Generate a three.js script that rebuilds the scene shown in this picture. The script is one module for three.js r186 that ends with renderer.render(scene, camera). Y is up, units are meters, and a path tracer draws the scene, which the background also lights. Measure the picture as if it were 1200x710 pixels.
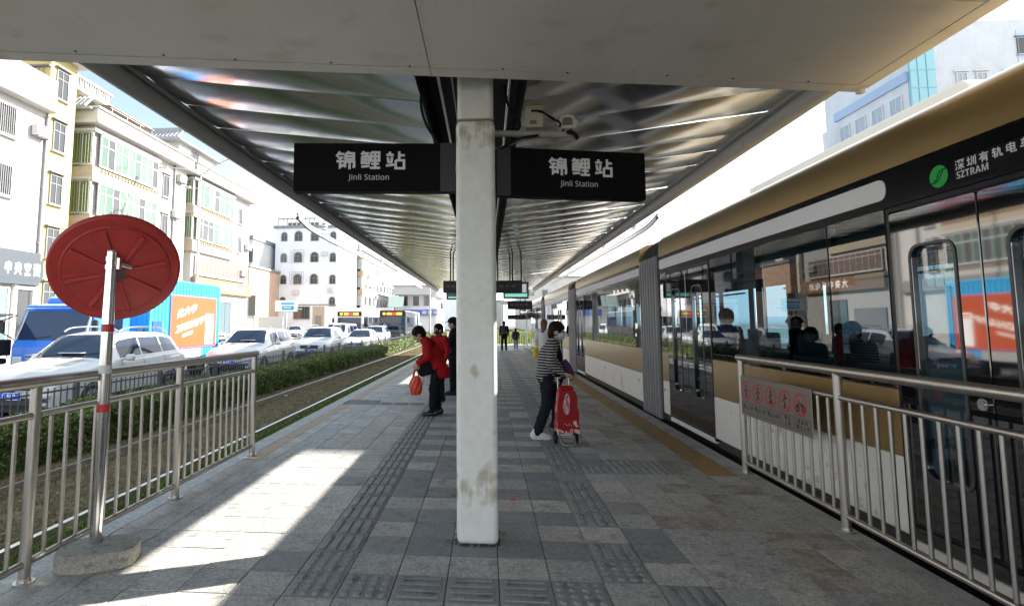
import * as THREE from 'three';
import { mergeGeometries, toCreasedNormals } from 'three/addons/utils/BufferGeometryUtils.js';
import { RoundedBoxGeometry } from 'three/addons/geometries/RoundedBoxGeometry.js';

// ---------- camera, sky, sun, exposure ----------
const scene = new THREE.Scene();
const camera = new THREE.PerspectiveCamera(2 * Math.atan(390 / 640) * 180 / Math.PI, 1360 / 780, 0.05, 3000);
camera.position.set(0, 1.5, 0);
camera.rotation.set(0.0919, 0.0776, 0, 'YXZ');
camera.setViewOffset(1360, 780, 160, 70, 1200, 710);       // the photograph is an off-centre crop
camera.updateProjectionMatrix();

const SUN = new THREE.Vector3(1, 0.668, -0.43).normalize();   // towards the sun: low, ahead and to the right, over the tram roof
const sun = new THREE.DirectionalLight(new THREE.Color(1, 0.94, 0.85), 4.4);
sun.target.position.set(0, 0, -15); sun.position.copy(SUN).multiplyScalar(80).add(sun.target.position);
sun.castShadow = true; sun.shadow.mapSize.set(4096, 4096); sun.shadow.radius = 1;
Object.assign(sun.shadow.camera, { left: -50, right: 50, top: 50, bottom: -50, near: 1, far: 220 });
scene.add(sun, sun.target);

function skyTexture() {
  const w = 512, h = 256, d = new Float32Array(w * h * 4);
  const ss = (a, b, x) => { x = Math.min(1, Math.max(0, (x - a) / (b - a))); return x * x * (3 - 2 * x); };
  for (let j = 0; j < h; j++) for (let i = 0; i < w; i++) {
    const az = ((i + 0.5) / w - 0.5) * 2 * Math.PI, el = ((j + 0.5) / h - 0.5) * Math.PI;
    const x = Math.cos(az) * Math.cos(el), y = Math.sin(el), z = Math.sin(az) * Math.cos(el);
    const cs = Math.max(0, x * SUN.x + y * SUN.y + z * SUN.z);
    const haze = Math.exp(-Math.max(0, y) * 9), right = ss(-0.55, 0.35, x) * Math.exp(-Math.max(0, y) * 1.3);
    const k = Math.min(1, haze + 0.8 * right), g = 0.3 * Math.pow(cs, 6);
    const o = (j * w + i) * 4, low = y < 0 ? 0.4 : 1;
    d[o] = low * (0.115 + (0.86 - 0.115) * k + g); d[o + 1] = low * (0.17 + (0.88 - 0.17) * k + g); d[o + 2] = low * (0.23 + (0.91 - 0.23) * k + g * 0.9); d[o + 3] = 1;
  }
  const t = new THREE.DataTexture(d, w, h, THREE.RGBAFormat, THREE.FloatType);
  t.mapping = THREE.EquirectangularReflectionMapping; t.magFilter = THREE.LinearFilter; t.needsUpdate = true;
  return t;
}
const skyMap = skyTexture();
scene.background = skyMap; scene.environment = skyMap;

const renderer = new THREE.WebGLRenderer({ antialias: true });
renderer.toneMapping = THREE.LinearToneMapping;
renderer.toneMappingExposure = 4.5;
renderer.shadowMap.enabled = true;

// ---------- helpers ----------
let seed = 7;
const rnd = () => { seed |= 0; seed = seed + 0x6D2B79F5 | 0; let t = Math.imul(seed ^ seed >>> 15, 1 | seed); t = t + Math.imul(t ^ t >>> 7, 61 | t) ^ t; return ((t ^ t >>> 14) >>> 0) / 4294967296; };
const rr = (a, b) => a + (b - a) * rnd();
const V = (x, y, z) => new THREE.Vector3(x, y, z);
const used = new Map();
function numbered(n) { const k = used.get(n) || 0; used.set(n, k + 1); return k ? n + '_' + String(k).padStart(3, '0') : n; }
function mesh(name, geo, mat, parent, pos) {
  const m = new THREE.Mesh(Array.isArray(geo) ? merge(geo) : geo, mat);
  m.name = parent && parent !== scene ? name : numbered(name);
  m.castShadow = m.receiveShadow = true; if (pos) m.position.set(...pos);
  (parent || scene).add(m); return m;
}
function tag(o, label, category, group, kind) {
  if (label) o.userData.label = label; if (category) o.userData.category = category;
  if (group) o.userData.group = group; if (kind) o.userData.kind = kind; return o;
}
function thing(name, label, category, pos = [0, 0, 0], group, turn = 0) {
  const o = new THREE.Group(); o.name = numbered(name); o.position.set(...pos); o.rotation.y = turn; scene.add(o);
  return tag(o, label, category, group);
}
function copyOf(src, label, pos, turn) {
  const c = src.clone(); c.name = numbered(src.name.replace(/_\d+$/, '')); c.userData = { ...src.userData }; if (label) c.userData.label = label;
  if (pos) c.position.set(...pos); if (turn !== undefined) c.rotation.y = turn; scene.add(c); return c;
}
function structure(name, geo, mat) { const m = mesh(name, geo, mat, scene); m.userData.kind = 'structure'; return m; }
function merge(list) {
  const l = list.map((g) => { const n = g.index ? g.toNonIndexed() : g.clone(); for (const k of Object.keys(n.attributes)) if (!['position', 'normal', 'uv'].includes(k)) n.deleteAttribute(k); if (!n.attributes.uv) n.setAttribute('uv', new THREE.BufferAttribute(new Float32Array(n.attributes.position.count * 2), 2)); return n; });
  return mergeGeometries(l, false);
}
const box = (w, h, d, x = 0, y = 0, z = 0) => new THREE.BoxGeometry(w, h, d).translate(x, y, z);
const span = (x0, x1, y0, y1, z0, z1) => new THREE.BoxGeometry(Math.abs(x1 - x0), Math.abs(y1 - y0), Math.abs(z1 - z0)).translate((x0 + x1) / 2, (y0 + y1) / 2, (z0 + z1) / 2);
const rbox = (w, h, d, r, x = 0, y = 0, z = 0, s = 2) => new RoundedBoxGeometry(w, h, d, s, Math.min(r, w / 2.01, h / 2.01, d / 2.01)).translate(x, y, z);
const cyl = (r0, r1, h, x = 0, y = 0, z = 0, n = 20) => new THREE.CylinderGeometry(r1, r0, h, n).translate(x, y, z);
function bar(a, b, r, n = 12, r1 = r) {
  const A = V(...a), B = V(...b), d = B.clone().sub(A), L = d.length();
  return new THREE.CylinderGeometry(r1, r, L, n).applyQuaternion(new THREE.Quaternion().setFromUnitVectors(V(0, 1, 0), d.normalize())).translate((a[0] + b[0]) / 2, (a[1] + b[1]) / 2, (a[2] + b[2]) / 2);
}
const tube = (pts, r, n = 24, m = 8) => new THREE.TubeGeometry(new THREE.CatmullRomCurve3(pts.map((p) => V(...p))), n, r, m);
function muv(g, k = 1, ox = 0, oy = 0) {   // uv in metres, by the way each face points
  const q = g.index ? g.toNonIndexed() : g, p = q.attributes.position, n = p.count, uv = new Float32Array(n * 2), a = V(), b = V(), c = V();
  for (let i = 0; i < n; i += 3) {
    a.fromBufferAttribute(p, i); b.fromBufferAttribute(p, i + 1).sub(a); c.fromBufferAttribute(p, i + 2).sub(a); b.cross(c);
    const X = Math.abs(b.x), Y = Math.abs(b.y), Z = Math.abs(b.z);
    for (let j = i; j < i + 3; j++) {
      const x = p.getX(j), y = p.getY(j), z = p.getZ(j);
      uv[2 * j] = (Y >= X && Y >= Z ? x : X >= Z ? z : x) * k + ox; uv[2 * j + 1] = (Y >= X && Y >= Z ? z : y) * k + oy;
    }
  }
  q.setAttribute('uv', new THREE.BufferAttribute(uv, 2)); return q;
}
// hash noise on a periodic lattice
function noise2(x, y, per, s = 0) {
  const h = (i, j) => { i = ((i % per) + per) % per; j = ((j % per) + per) % per; let t = Math.imul(i + 131 * s, 374761393) + Math.imul(j + 17 * s, 668265263); t = Math.imul(t ^ t >>> 13, 1274126177); return ((t ^ t >>> 16) >>> 0) / 4294967296; };
  const i = Math.floor(x), j = Math.floor(y), u = x - i, v = y - j, a = u * u * (3 - 2 * u), b = v * v * (3 - 2 * v);
  return (h(i, j) * (1 - a) + h(i + 1, j) * a) * (1 - b) + (h(i, j + 1) * (1 - a) + h(i + 1, j + 1) * a) * b;
}
function fbm(u, v, f, oct, s) { let r = 0, a = 0.5, t = 0; for (let o = 0; o < oct; o++) { r += a * noise2(u * f, v * f, f, s + o); t += a; a *= 0.55; f *= 2; } return r / t; }
// texture from a function (u, v) -> [r, g, b] (0..1 sRGB) or a number
function tex(size, fn, { srgb = true, rep = 1 } = {}) {
  const w = size, h = size, d = new Uint8Array(w * h * 4);
  for (let j = 0; j < h; j++) for (let i = 0; i < w; i++) {
    let c = fn((i + 0.5) / w, (j + 0.5) / h, i, j); if (!Array.isArray(c)) c = [c, c, c];
    const o = (j * w + i) * 4; for (let k = 0; k < 3; k++) d[o + k] = Math.max(0, Math.min(255, c[k] * 255)); d[o + 3] = 255;
  }
  const t = new THREE.DataTexture(d, w, h); t.wrapS = t.wrapT = THREE.RepeatWrapping; t.magFilter = THREE.LinearFilter; t.repeat.set(rep, rep);
  if (srgb) t.colorSpace = THREE.SRGBColorSpace; t.needsUpdate = true; return t;
}
function canvasTex(w, h, draw) {
  const c = document.createElement('canvas'); c.width = w; c.height = h; const g = c.getContext('2d'); draw(g, w, h);
  const t = new THREE.CanvasTexture(c); t.colorSpace = THREE.SRGBColorSpace; t.magFilter = THREE.LinearFilter; return t;
}
const mix = (a, b, t) => a.map((v, i) => v + (b[i] - v) * t);
function M(r, g, b, rough = 0.6, o = {}) {
  const phys = ['clearcoat', 'transmission', 'sheen', 'ior', 'specularIntensity'].some((k) => k in o);
  return new (phys ? THREE.MeshPhysicalMaterial : THREE.MeshStandardMaterial)({ color: new THREE.Color().setRGB(r, g, b), roughness: rough, ...o });
}
// Chinese characters as strokes on a 100 x 100 square
const GLYPH = {
  '锦': '22,2 4,30|18,16 42,16|10,36 40,36|4,56 42,56|23,36 23,88 42,74|68,0 62,12|50,12 92,12 92,44 50,44 50,12|50,28 92,28|48,90 48,58 94,58 94,86 86,88|71,46 71,100',
  '鲤': '18,0 4,20|16,12 36,12 28,26|8,28 42,28 42,66 8,66 8,28|25,28 25,66|8,47 42,47|4,86 46,82|54,6 94,6 94,52 54,52 54,6|54,29 94,29|74,6 74,92|54,70 94,70|48,92 100,92',
  '站': '22,2 22,16|4,20 42,20|12,32 16,66|34,30 28,68|2,80 44,74|70,0 70,48|70,22 98,22|52,50 94,50 94,94 52,94 52,50',
  '深': '8,6 20,16|4,34 16,44|6,96 22,62|34,22 34,8 96,8 94,22|56,16 40,36|74,16 92,36|34,54 98,54|66,38 66,100|64,56 34,92|68,56 98,92',
  '圳': '2,34 38,34|20,4 20,78|2,84 40,72|54,6 54,60 44,96|74,10 74,88|94,4 94,98',
  '有': '4,20 96,20|46,0 34,34 4,66|32,40 32,98|32,40 80,40 80,92 70,96|32,58 80,58|32,74 80,74',
  '轨': '4,18 46,18|24,2 10,46 46,46|28,32 28,98|2,74 46,68|50,26 80,26 80,84 98,88 98,72|64,4 64,40 46,96',
  '电': '14,18 86,18 86,66 14,66 14,18|14,42 86,42|50,0 50,88 96,90 96,76',
  '车': '14,16 88,16|44,0 22,48 84,48|4,70 98,70|56,30 56,100',
  '中': '12,20 88,20 88,62 12,62 12,20|50,0 50,100',
  '央': '18,54 18,18 82,18 82,54|2,54 98,54|50,0 48,54 6,98|52,56 96,98',
  '空': '50,0 50,12|6,32 6,16 94,16 92,32|36,24 14,50|62,24 90,46|22,58 80,58|50,58 50,94|8,94 94,94',
  '调': '8,4 20,18|2,38 20,38 20,88 36,74|42,8 42,60 32,98|42,8 96,8 96,92 86,96|54,28 84,28|69,16 69,46|52,46 86,46|56,60 82,60 82,84 56,84 56,60',
  '禁': '4,14 46,14|25,0 25,42|25,16 4,38|25,16 44,34|54,14 96,14|75,0 75,42|75,16 56,36|75,16 98,38|20,50 80,50|4,64 96,64|50,64 50,98|28,76 12,94|72,76 90,92',
  '止': '52,4 52,92|52,42 88,42|22,36 22,92|4,92 96,92',
  '入': '50,4 40,50 6,96|44,30 96,96', '内': '14,98 14,24 86,24 86,90 74,94|50,2 48,40 26,74|50,44 74,70',
  '机': '4,26 46,26|26,2 26,98|26,30 4,68|28,34 44,54|56,10 56,50 44,96|56,10 80,10 80,86 98,90 98,74',
  '动': '6,20 44,20|2,44 48,44|24,46 8,80 42,74|36,60 46,84|50,30 94,30 88,92 76,92|70,4 68,40 46,96',
  '大': '4,34 96,34|50,0 48,40 6,98|52,42 96,98', '比': '16,6 16,90 46,76|16,40 44,40|60,4 60,90 96,90 96,70|94,26 62,46',
};
function glyph(g, ch, x, y, s, lw, color) {
  g.strokeStyle = color; g.lineWidth = lw; g.lineCap = 'butt'; g.lineJoin = 'miter';
  for (const st of GLYPH[ch].split('|')) {
    g.beginPath(); st.split(' ').forEach((p, i) => { const [a, b] = p.split(',').map(Number); const X = x + a / 100 * s, Y = y + b / 100 * s; i ? g.lineTo(X, Y) : g.moveTo(X, Y); }); g.stroke();
  }
}
// smooth surfaces of bodies and clothes: distance fields meshed by surface nets
const smin = (a, b, k) => { const h = Math.max(k - Math.abs(a - b), 0) / k; return Math.min(a, b) - h * h * k * 0.25; };
function cap(a, b, ra, rb = ra, side, s = 1) {
  const [ax, ay, az] = a, bx = b[0] - ax, by = b[1] - ay, bz = b[2] - az, bb = bx * bx + by * by + bz * bz + 1e-9;
  return (x, y, z) => {
    const px = x - ax, py = y - ay, pz = z - az; let h = (px * bx + py * by + pz * bz) / bb; h = h < 0 ? 0 : h > 1 ? 1 : h;
    let vx = px - bx * h, vy = py - by * h, vz = pz - bz * h;
    if (side) { const k = (vx * side[0] + vy * side[1] + vz * side[2]) * (1 - 1 / s); vx -= side[0] * k; vy -= side[1] * k; vz -= side[2] * k; }
    return Math.sqrt(vx * vx + vy * vy + vz * vz) - (ra + (rb - ra) * h);
  };
}
const ell = (c, r) => (x, y, z) => { const a = (x - c[0]) / r[0], b = (y - c[1]) / r[1], d = (z - c[2]) / r[2]; return (Math.sqrt(a * a + b * b + d * d) - 1) * Math.min(r[0], r[1], r[2]); };
function field(prims, k, cut = [], fold = 0) {
  return (x, y, z) => {
    let d = 1; for (const p of prims) d = smin(d, p(x, y, z), k);
    if (fold) d += fold * (Math.sin(y * 46 + x * 21 + Math.sin(z * 37) * 1.4) * Math.sin(x * 33 - z * 41 + y * 9) + 0.5 * Math.sin(y * 90 + z * 60));
    for (const p of cut) d = Math.max(d, -p(x, y, z));
    return d;
  };
}
function nets(f, lo, hi, c) {
  const n = [0, 1, 2].map((i) => Math.ceil((hi[i] - lo[i]) / c) + 2), [nx, ny, nz] = n, sy = nx, sz = nx * ny, v = new Float32Array(nx * ny * nz);
  for (let k = 0, o = 0; k < nz; k++) for (let j = 0; j < ny; j++) for (let i = 0; i < nx; i++, o++) v[o] = f(lo[0] + i * c, lo[1] + j * c, lo[2] + k * c);
  const id = new Int32Array(v.length).fill(-1), pos = [], off = [0, 1, sy, sy + 1, sz, sz + 1, sz + sy, sz + sy + 1];
  const E = [[0, 1], [2, 3], [4, 5], [6, 7], [0, 2], [1, 3], [4, 6], [5, 7], [0, 4], [1, 5], [2, 6], [3, 7]];
  for (let k = 0; k < nz - 1; k++) for (let j = 0; j < ny - 1; j++) for (let i = 0; i < nx - 1; i++) {
    const o = i + j * sy + k * sz; let m = 0; for (let q = 0; q < 8; q++) if (v[o + off[q]] < 0) m |= 1 << q;
    if (m === 0 || m === 255) continue;
    let X = 0, Y = 0, Z = 0, cnt = 0;
    for (const [a, b] of E) { if ((m >> a & 1) === (m >> b & 1)) continue; const va = v[o + off[a]], vb = v[o + off[b]], t = va / (va - vb); X += (a & 1) + t * ((b & 1) - (a & 1)); Y += (a >> 1 & 1) + t * ((b >> 1 & 1) - (a >> 1 & 1)); Z += (a >> 2) + t * ((b >> 2) - (a >> 2)); cnt++; }
    id[o] = pos.length / 3; pos.push(lo[0] + (i + X / cnt) * c, lo[1] + (j + Y / cnt) * c, lo[2] + (k + Z / cnt) * c);
  }
  const idx = [], quad = (a, b, d, e, flip) => { if (a < 0 || b < 0 || d < 0 || e < 0) return; flip ? idx.push(a, d, b, a, e, d) : idx.push(a, b, d, a, d, e); };
  for (let k = 1; k < nz - 1; k++) for (let j = 1; j < ny - 1; j++) for (let i = 1; i < nx - 1; i++) {
    const o = i + j * sy + k * sz, s = v[o] < 0;
    if (s !== v[o + 1] < 0) quad(id[o - sy - sz], id[o - sz], id[o], id[o - sy], !s);
    if (s !== v[o + sy] < 0) quad(id[o - 1 - sz], id[o - 1], id[o], id[o - sz], !s);
    if (s !== v[o + sz] < 0) quad(id[o - 1 - sy], id[o - sy], id[o], id[o - 1], !s);
  }
  const P = new Float32Array(pos), N = new Float32Array(P.length), U = new Float32Array(P.length / 3 * 2), e = c * 0.6;
  for (let q = 0; q < P.length; q += 3) {
    const x = P[q], y = P[q + 1], z = P[q + 2]; let a = f(x + e, y, z) - f(x - e, y, z), b = f(x, y + e, z) - f(x, y - e, z), d = f(x, y, z + e) - f(x, y, z - e); const L = Math.hypot(a, b, d) || 1;
    N[q] = a / L; N[q + 1] = b / L; N[q + 2] = d / L; U[q / 3 * 2] = x; U[q / 3 * 2 + 1] = y;
  }
  const g = new THREE.BufferGeometry(); g.setAttribute('position', new THREE.BufferAttribute(P, 3)); g.setAttribute('normal', new THREE.BufferAttribute(N, 3)); g.setAttribute('uv', new THREE.BufferAttribute(U, 2)); g.setIndex(idx); return g;
}

// ---------- materials ----------
const speck = (base, dev, s) => tex(256, (u, v) => { const n = fbm(u, v, 64, 2, s) - 0.5, c = fbm(u, v, 5, 3, s + 7) - 0.5, st = Math.max(0, fbm(u, v, 9, 3, s + 3) - 0.62) * 0.9; const k = 1 + n * dev + c * 0.16 - st; return base.map((x) => x * k); });
const mTile = [[0.63, 0.622, 0.605], [0.665, 0.658, 0.64], [0.605, 0.605, 0.595]].map((c, i) => new THREE.MeshStandardMaterial({ map: speck(c, 0.42, 20 + i), roughness: 0.62 }));
const mTileDark = [[0.50, 0.507, 0.515], [0.53, 0.535, 0.54], [0.475, 0.485, 0.50]].map((c, i) => new THREE.MeshStandardMaterial({ map: speck(c, 0.3, 40 + i), roughness: 0.62 }));
const mTileStain = [[0.60, 0.58, 0.55], [0.63, 0.61, 0.58]].map((c, i) => new THREE.MeshStandardMaterial({ roughness: 0.6, map: tex(256, (u, v) => { const n = fbm(u, v, 64, 2, 120 + i) - 0.5, a = fbm(u, v, 5, 5, 130 + i), b = fbm(u, v, 30, 3, 140 + i); return mix(c, [0.42, 0.37, 0.32], Math.max(0, Math.min(0.5, (a * 0.75 + b * 0.4 - 0.54) * 3))).map((x) => x * (1 + n * 0.4)); }) }));
const mTactile = new THREE.MeshStandardMaterial({ map: speck([0.525, 0.53, 0.535], 0.25, 52), roughness: 0.6 });
const mJoint = M(0.05, 0.05, 0.048, 0.95);
const mEdgeStone = new THREE.MeshStandardMaterial({ map: speck([0.63, 0.63, 0.62], 0.35, 61), roughness: 0.65 });
const mWarn = new THREE.MeshStandardMaterial({ roughness: 0.65, map: tex(256, (u, v) => { const w = fbm(u, v, 8, 4, 71), n = fbm(u, v, 64, 2, 5) - 0.5; return mix([0.61, 0.485, 0.27], [0.50, 0.46, 0.40], w > 0.47 ? Math.min(1, (w - 0.47) * 6) : 0).map((x) => x * (1 + n * 0.3)); }) });
const mWarnFaded = new THREE.MeshStandardMaterial({ roughness: 0.65, map: tex(256, (u, v) => { const w = fbm(u, v, 8, 4, 73), n = fbm(u, v, 64, 2, 6) - 0.5; return mix([0.68, 0.55, 0.40], [0.58, 0.56, 0.53], w > 0.5 ? Math.min(1, (w - 0.5) * 8) : 0).map((x) => x * (1 + n * 0.3)); }) });
const mConcrete = new THREE.MeshStandardMaterial({ map: speck([0.60, 0.59, 0.56], 0.35, 81), roughness: 0.9 });
const mAsphalt = new THREE.MeshStandardMaterial({ map: tex(256, (u, v) => 0.30 + 0.1 * (fbm(u, v, 90, 2, 3) - 0.5) + 0.06 * (fbm(u, v, 5, 3, 9) - 0.5)), roughness: 0.9 });
const mPave = new THREE.MeshStandardMaterial({ map: speck([0.62, 0.61, 0.58], 0.2, 91), roughness: 0.9 });
const mTurf = new THREE.MeshStandardMaterial({ roughness: 1, map: tex(512, (u, v) => { const a = fbm(u, v, 6, 4, 11), n = fbm(u, v, 70, 3, 4); return mix([0.47, 0.41, 0.30], [0.43, 0.39, 0.25], Math.max(0, Math.min(1, (a - 0.42) * 5))).map((x) => x * (0.45 + n * 1.0)); }) });
const steelMap = tex(256, (u, v) => 0.30 + 0.25 * fbm(u, v, 8, 4, 13), { srgb: false });
const mSteel = new THREE.MeshStandardMaterial({ color: new THREE.Color().setRGB(0.46, 0.43, 0.39), metalness: 1, roughness: 1, roughnessMap: steelMap });
const mSteelBright = new THREE.MeshStandardMaterial({ color: new THREE.Color().setRGB(0.72, 0.71, 0.69), metalness: 1, roughness: 0.16 });
const mRail = new THREE.MeshStandardMaterial({ color: new THREE.Color().setRGB(0.62, 0.62, 0.61), metalness: 1, roughness: 0.42 });
const mSoffit = new THREE.MeshStandardMaterial({ color: new THREE.Color().setRGB(0.64, 0.65, 0.65), metalness: 1, roughness: 0.15 });
const mBeige = new THREE.MeshStandardMaterial({ roughness: 0.42, map: tex(512, (u, v) => { const n = fbm(u, v, 4, 4, 21) - 0.5, sc = Math.max(0, fbm(u, v * 0.12, 70, 3, 23) - 0.66) * 0.9, d = Math.max(0, fbm(u, v, 9, 5, 25) - 0.62) * 0.9; return [0.885, 0.87, 0.84].map((x, k) => x + n * 0.07 - (sc * 0.12 + d * 0.35) * (0.8 + k * 0.15)); }) });
const mGutter = M(0.30, 0.30, 0.29, 0.4);
const mDark = M(0.016, 0.016, 0.018, 0.6, { specularIntensity: 0.4 }), mBlack = M(0.006, 0.006, 0.007, 0.35, { specularIntensity: 0.5 }), mRubber = M(0.012, 0.012, 0.013, 0.85, { specularIntensity: 0.4 });
const mColumn = new THREE.MeshStandardMaterial({ roughness: 0.5, map: tex(512, (u, v) => {
  const s = fbm(u, v, 9, 5, 31), str = fbm(u, v * 0.2, 40, 3, 33), sp = fbm(u, v, 34, 3, 35); let c = [0.87, 0.875, 0.85];
  c = mix(c, [0.56, 0.50, 0.38], Math.max(0, Math.min(0.55, (s * 0.6 + str * 0.35 + sp * 0.25 - 0.735) * 4))); const n = fbm(u, v, 60, 2, 8) - 0.5; return c.map((x) => x * (1 + n * 0.06));
}) });
const mWhite = M(0.78, 0.78, 0.77, 0.5), mGrey = M(0.35, 0.35, 0.35, 0.6);
const mLeaf = M(0.055, 0.09, 0.025, 0.7, { transmission: 0.25, thickness: 0, side: THREE.DoubleSide });
const mHedgeCore = new THREE.MeshStandardMaterial({ roughness: 1, map: tex(256, (u, v) => { const n = fbm(u, v, 40, 3, 14); return [0.34 * (0.7 + n * 0.6), 0.42 * (0.7 + n * 0.6), 0.20 * (0.7 + n * 0.6)]; }) });

// ---------- the ground ----------
const YR = -0.33;   // road level below the platform
structure('ground', muv(span(-900, 900, YR - 0.3, YR - 0.03, -900, 900), 0.3), mPave);
structure('road', muv(span(-17.5, -6.9, YR - 0.03, YR, -400, 60), 0.4), mAsphalt);
structure('road', muv(span(7.2, 19, YR - 0.03, YR, -400, 60), 0.4), mAsphalt);
structure('pavement', muv(span(-60, -17.5, YR - 0.03, YR + 0.12, -400, 60), 0.3), mPave);
structure('pavement', muv(span(19, 70, YR - 0.03, YR + 0.12, -400, 60), 0.3), mPave);
{ const l = []; for (let z = -6; z > -120; z -= 8) { l.push(span(-10.42, -10.28, YR + 0.001, YR + 0.005, z, z - 3.5), span(-13.9, -13.76, YR + 0.001, YR + 0.005, z, z - 3.5)); } structure('road_marking', merge(l), mWhite); }
structure('track_bed', muv(span(-6.6, -2.9, YR - 0.03, YR + 0.02, -260, 30), 0.5), mTurf);
structure('track_bed', muv(span(2.68, 7.2, YR - 0.03, YR - 0.02, -260, 30), 0.5), mAsphalt);
for (const [x, w] of [[-3.76, 'inner'], [-5.2, 'outer']]) structure('rail', [span(x - 0.026, x + 0.026, YR + 0.01, YR + 0.075, -200, 25)], mRail);
{ const l = []; for (const x of [-3.76, -5.2]) for (const d of [-0.11, 0.17]) l.push(span(x + d - 0.06, x + d + 0.06, YR, YR + 0.026, -200, 25)); structure('soil_strip', muv(merge(l), 1), new THREE.MeshStandardMaterial({ roughness: 1, map: tex(256, (u, v) => { const n = fbm(u, v, 40, 3, 17); return [0.30 * n * 1.8, 0.25 * n * 1.8, 0.19 * n * 1.8]; }) })); }
for (const x of [3.3, 4.74]) structure('rail', span(x - 0.035, x + 0.035, YR - 0.02, YR + 0.06, -200, 25), mRail);

// ---------- the platform, tile by tile ----------
const platform = structure('platform', muv(span(-2.88, 2.66, -0.6, -0.014, -35, 8), 1), mJoint);
{
  mesh('edge_stone', muv(span(-2.92, -2.70, -0.62, 0, -35, 8)), mEdgeStone, platform);
  mesh('edge_stone', muv(span(2.492, 2.68, -0.62, 0, -35, 8)), mEdgeStone, platform);
  const P = 0.303, X0 = -0.24, D = 0.295, Z0 = -3.39, cols = []; for (let c = -8; c <= 8; c++) cols.push(c);
  const shapes = []; for (let i = 0; i < 8; i++) shapes.push(muv(rbox(P - 0.005, 0.02, D - 0.005, 0.003, 0, -0.01, 0, 1), 1.3, rnd(), rnd()));
  const bar4 = [], bump16 = [], barX = [];
  for (let i = 0; i < 4; i++) { bar4.push(rbox(0.046, 0.014, D - 0.065, 0.006, -0.108 + i * 0.072, 0.0035, 0, 1)); barX.push(rbox(P - 0.06, 0.012, 0.028, 0.005, 0, 0.003, -0.108 + i * 0.072, 1)); for (let j = 0; j < 4; j++) bump16.push(cyl(0.027, 0.018, 0.013, -0.108 + i * 0.072, 0.0045, -0.105 + j * 0.07, 10)); }
  const tact = (b) => muv(merge([rbox(P - 0.005, 0.02, D - 0.005, 0.003, 0, -0.01, 0, 1), ...b]), 1.3), gBar = tact(bar4), gBump = tact(bump16), gCross = tact(barX);
  const kindOf = (c, r) => {   // r = 0 is the row whose far edge lies at Z0 (r grows away)
    if (c === -3 && r > 0) return r % 37 === 0 ? 'bump' : 'bar';
    if (c === -3 && (r === 0 || r === -1)) return 'bump';
    if (r === -1 && c === -2) return 'bump'; if (r === -1 && c >= -1 && c <= 1) return 'cross'; if (r === -1 && c === 2) return 'bump';
    if (r === 0 && c === 3) return 'bump'; if (c === 3 && r > 0) return r % 5 === 2 ? '' : 'bar'; if (c === 4 && (r === -1 || r === -2)) return 'bar'; if (c === 4 && r < -2) return 'bar';
    if (r === 8 && (c === 4 || c === 5 || c === 6)) return 'bump'; if (r === 9 && (c === 5 || c === 6)) return 'bump';
    if (r === 23 && c >= -6 && c <= -4) return 'cross'; if ((r === 23 || r === 24) && (c === -7 || c === -8)) return 'bump';
    if (r === 40 && c >= 4 && c <= 6) return 'cross';
    return '';
  };
  const later = new Map(); let nT = 0, nK = 0;
  const seen = [];
  for (let r = -3; r < 107; r++) for (const c of cols) {
    const x0 = X0 + c * P, x = x0 + P / 2, z = Z0 - r * D + D / 2; if ( x + P / 2 > 2.52) continue;
    seen.push([r, c, x, z]);
  }
  seen.sort((a, b) => b[3] - a[3] || Math.abs(a[2]) - Math.abs(b[2]));
  const put = (name, geo, mat, x, z, far, sc = 1) => {
    const dy = rr(-0.0025, 0.0015), tl = [rr(-0.003, 0.003), rr(-0.003, 0.003)];
    if (!far) { const m = mesh(name, geo, mat, platform, [x, dy, z]); m.scale.x = sc; m.rotation.set(tl[0], 0, tl[1]); return; }
    if (!later.has(mat)) later.set(mat, []); later.get(mat).push(muv(new THREE.BoxGeometry(P * sc - 0.005, 0.02, D - 0.005).translate(x, dy - 0.01, z), 1.3));
  };
  for (const [r, c, x, z] of seen) {
    const k = kindOf(c, r - 1);
    if (k) { const far = nK >= 150; nK++; put('tactile_tile', k === 'bar' ? gBar : k === 'bump' ? gBump : gCross, mTactile, x, z, far); continue; }
    let dark = false; if (c >= -3 && c <= 4) dark = (r + (c === -4 || c === 4 ? 1 : 0)) % 2 === 0; if (rnd() < 0.07) dark = !dark; if (c < -3 || c >= 5) dark = rnd() < 0.03;
    if (r < 1) dark = false; if (r === 1 && (c < -3 || c > 3)) dark = c === -4; if (r === 2 && (c === -1 || c === 1 || c === 2 || c === 4 || c === -2)) dark = true; if ((r === 1 || r > 3) && c === 3) dark = true; if (r === 3 && (c === -1 || c === 1)) dark = true;
    if (c === -8) { put('paving_tile', shapes[0], mTile[r & 1], -2.4455, z, nT >= 298, 0.555); nT++; put('warning_tile', shapes[1], r > 9 ? mWarnFaded : mTile[1], -2.6135, z, r > 14, 0.555); continue; }
    const warm = c === 8 && r > 8 ? mWarn : null;
    const mat = warm || (!dark && rnd() < (c >= 6 ? 0.26 : c >= 4 ? 0.15 : 0) ? mTileStain[Math.floor(rnd() * 2)] : null) || (dark ? mTileDark : mTile)[Math.floor(rnd() * 3)];
    put(warm ? 'warning_tile' : 'paving_tile', shapes[Math.floor(rnd() * 8)], mat, x, z, nT >= 298); nT++;
  }
  for (const [mat, l] of later) { const m = mesh('paving_tiles', l, mat, platform); m.userData.kind = 'stuff'; }
}
tag(mesh('floor_sticker', rbox(0.05, 0.004, 0.045, 0.001, 0.215, 0.004, -4.86), M(0.55, 0.04, 0.03, 0.5), scene), 'small red sticker stuck on the grey floor right of the white column', 'sticker');
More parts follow.
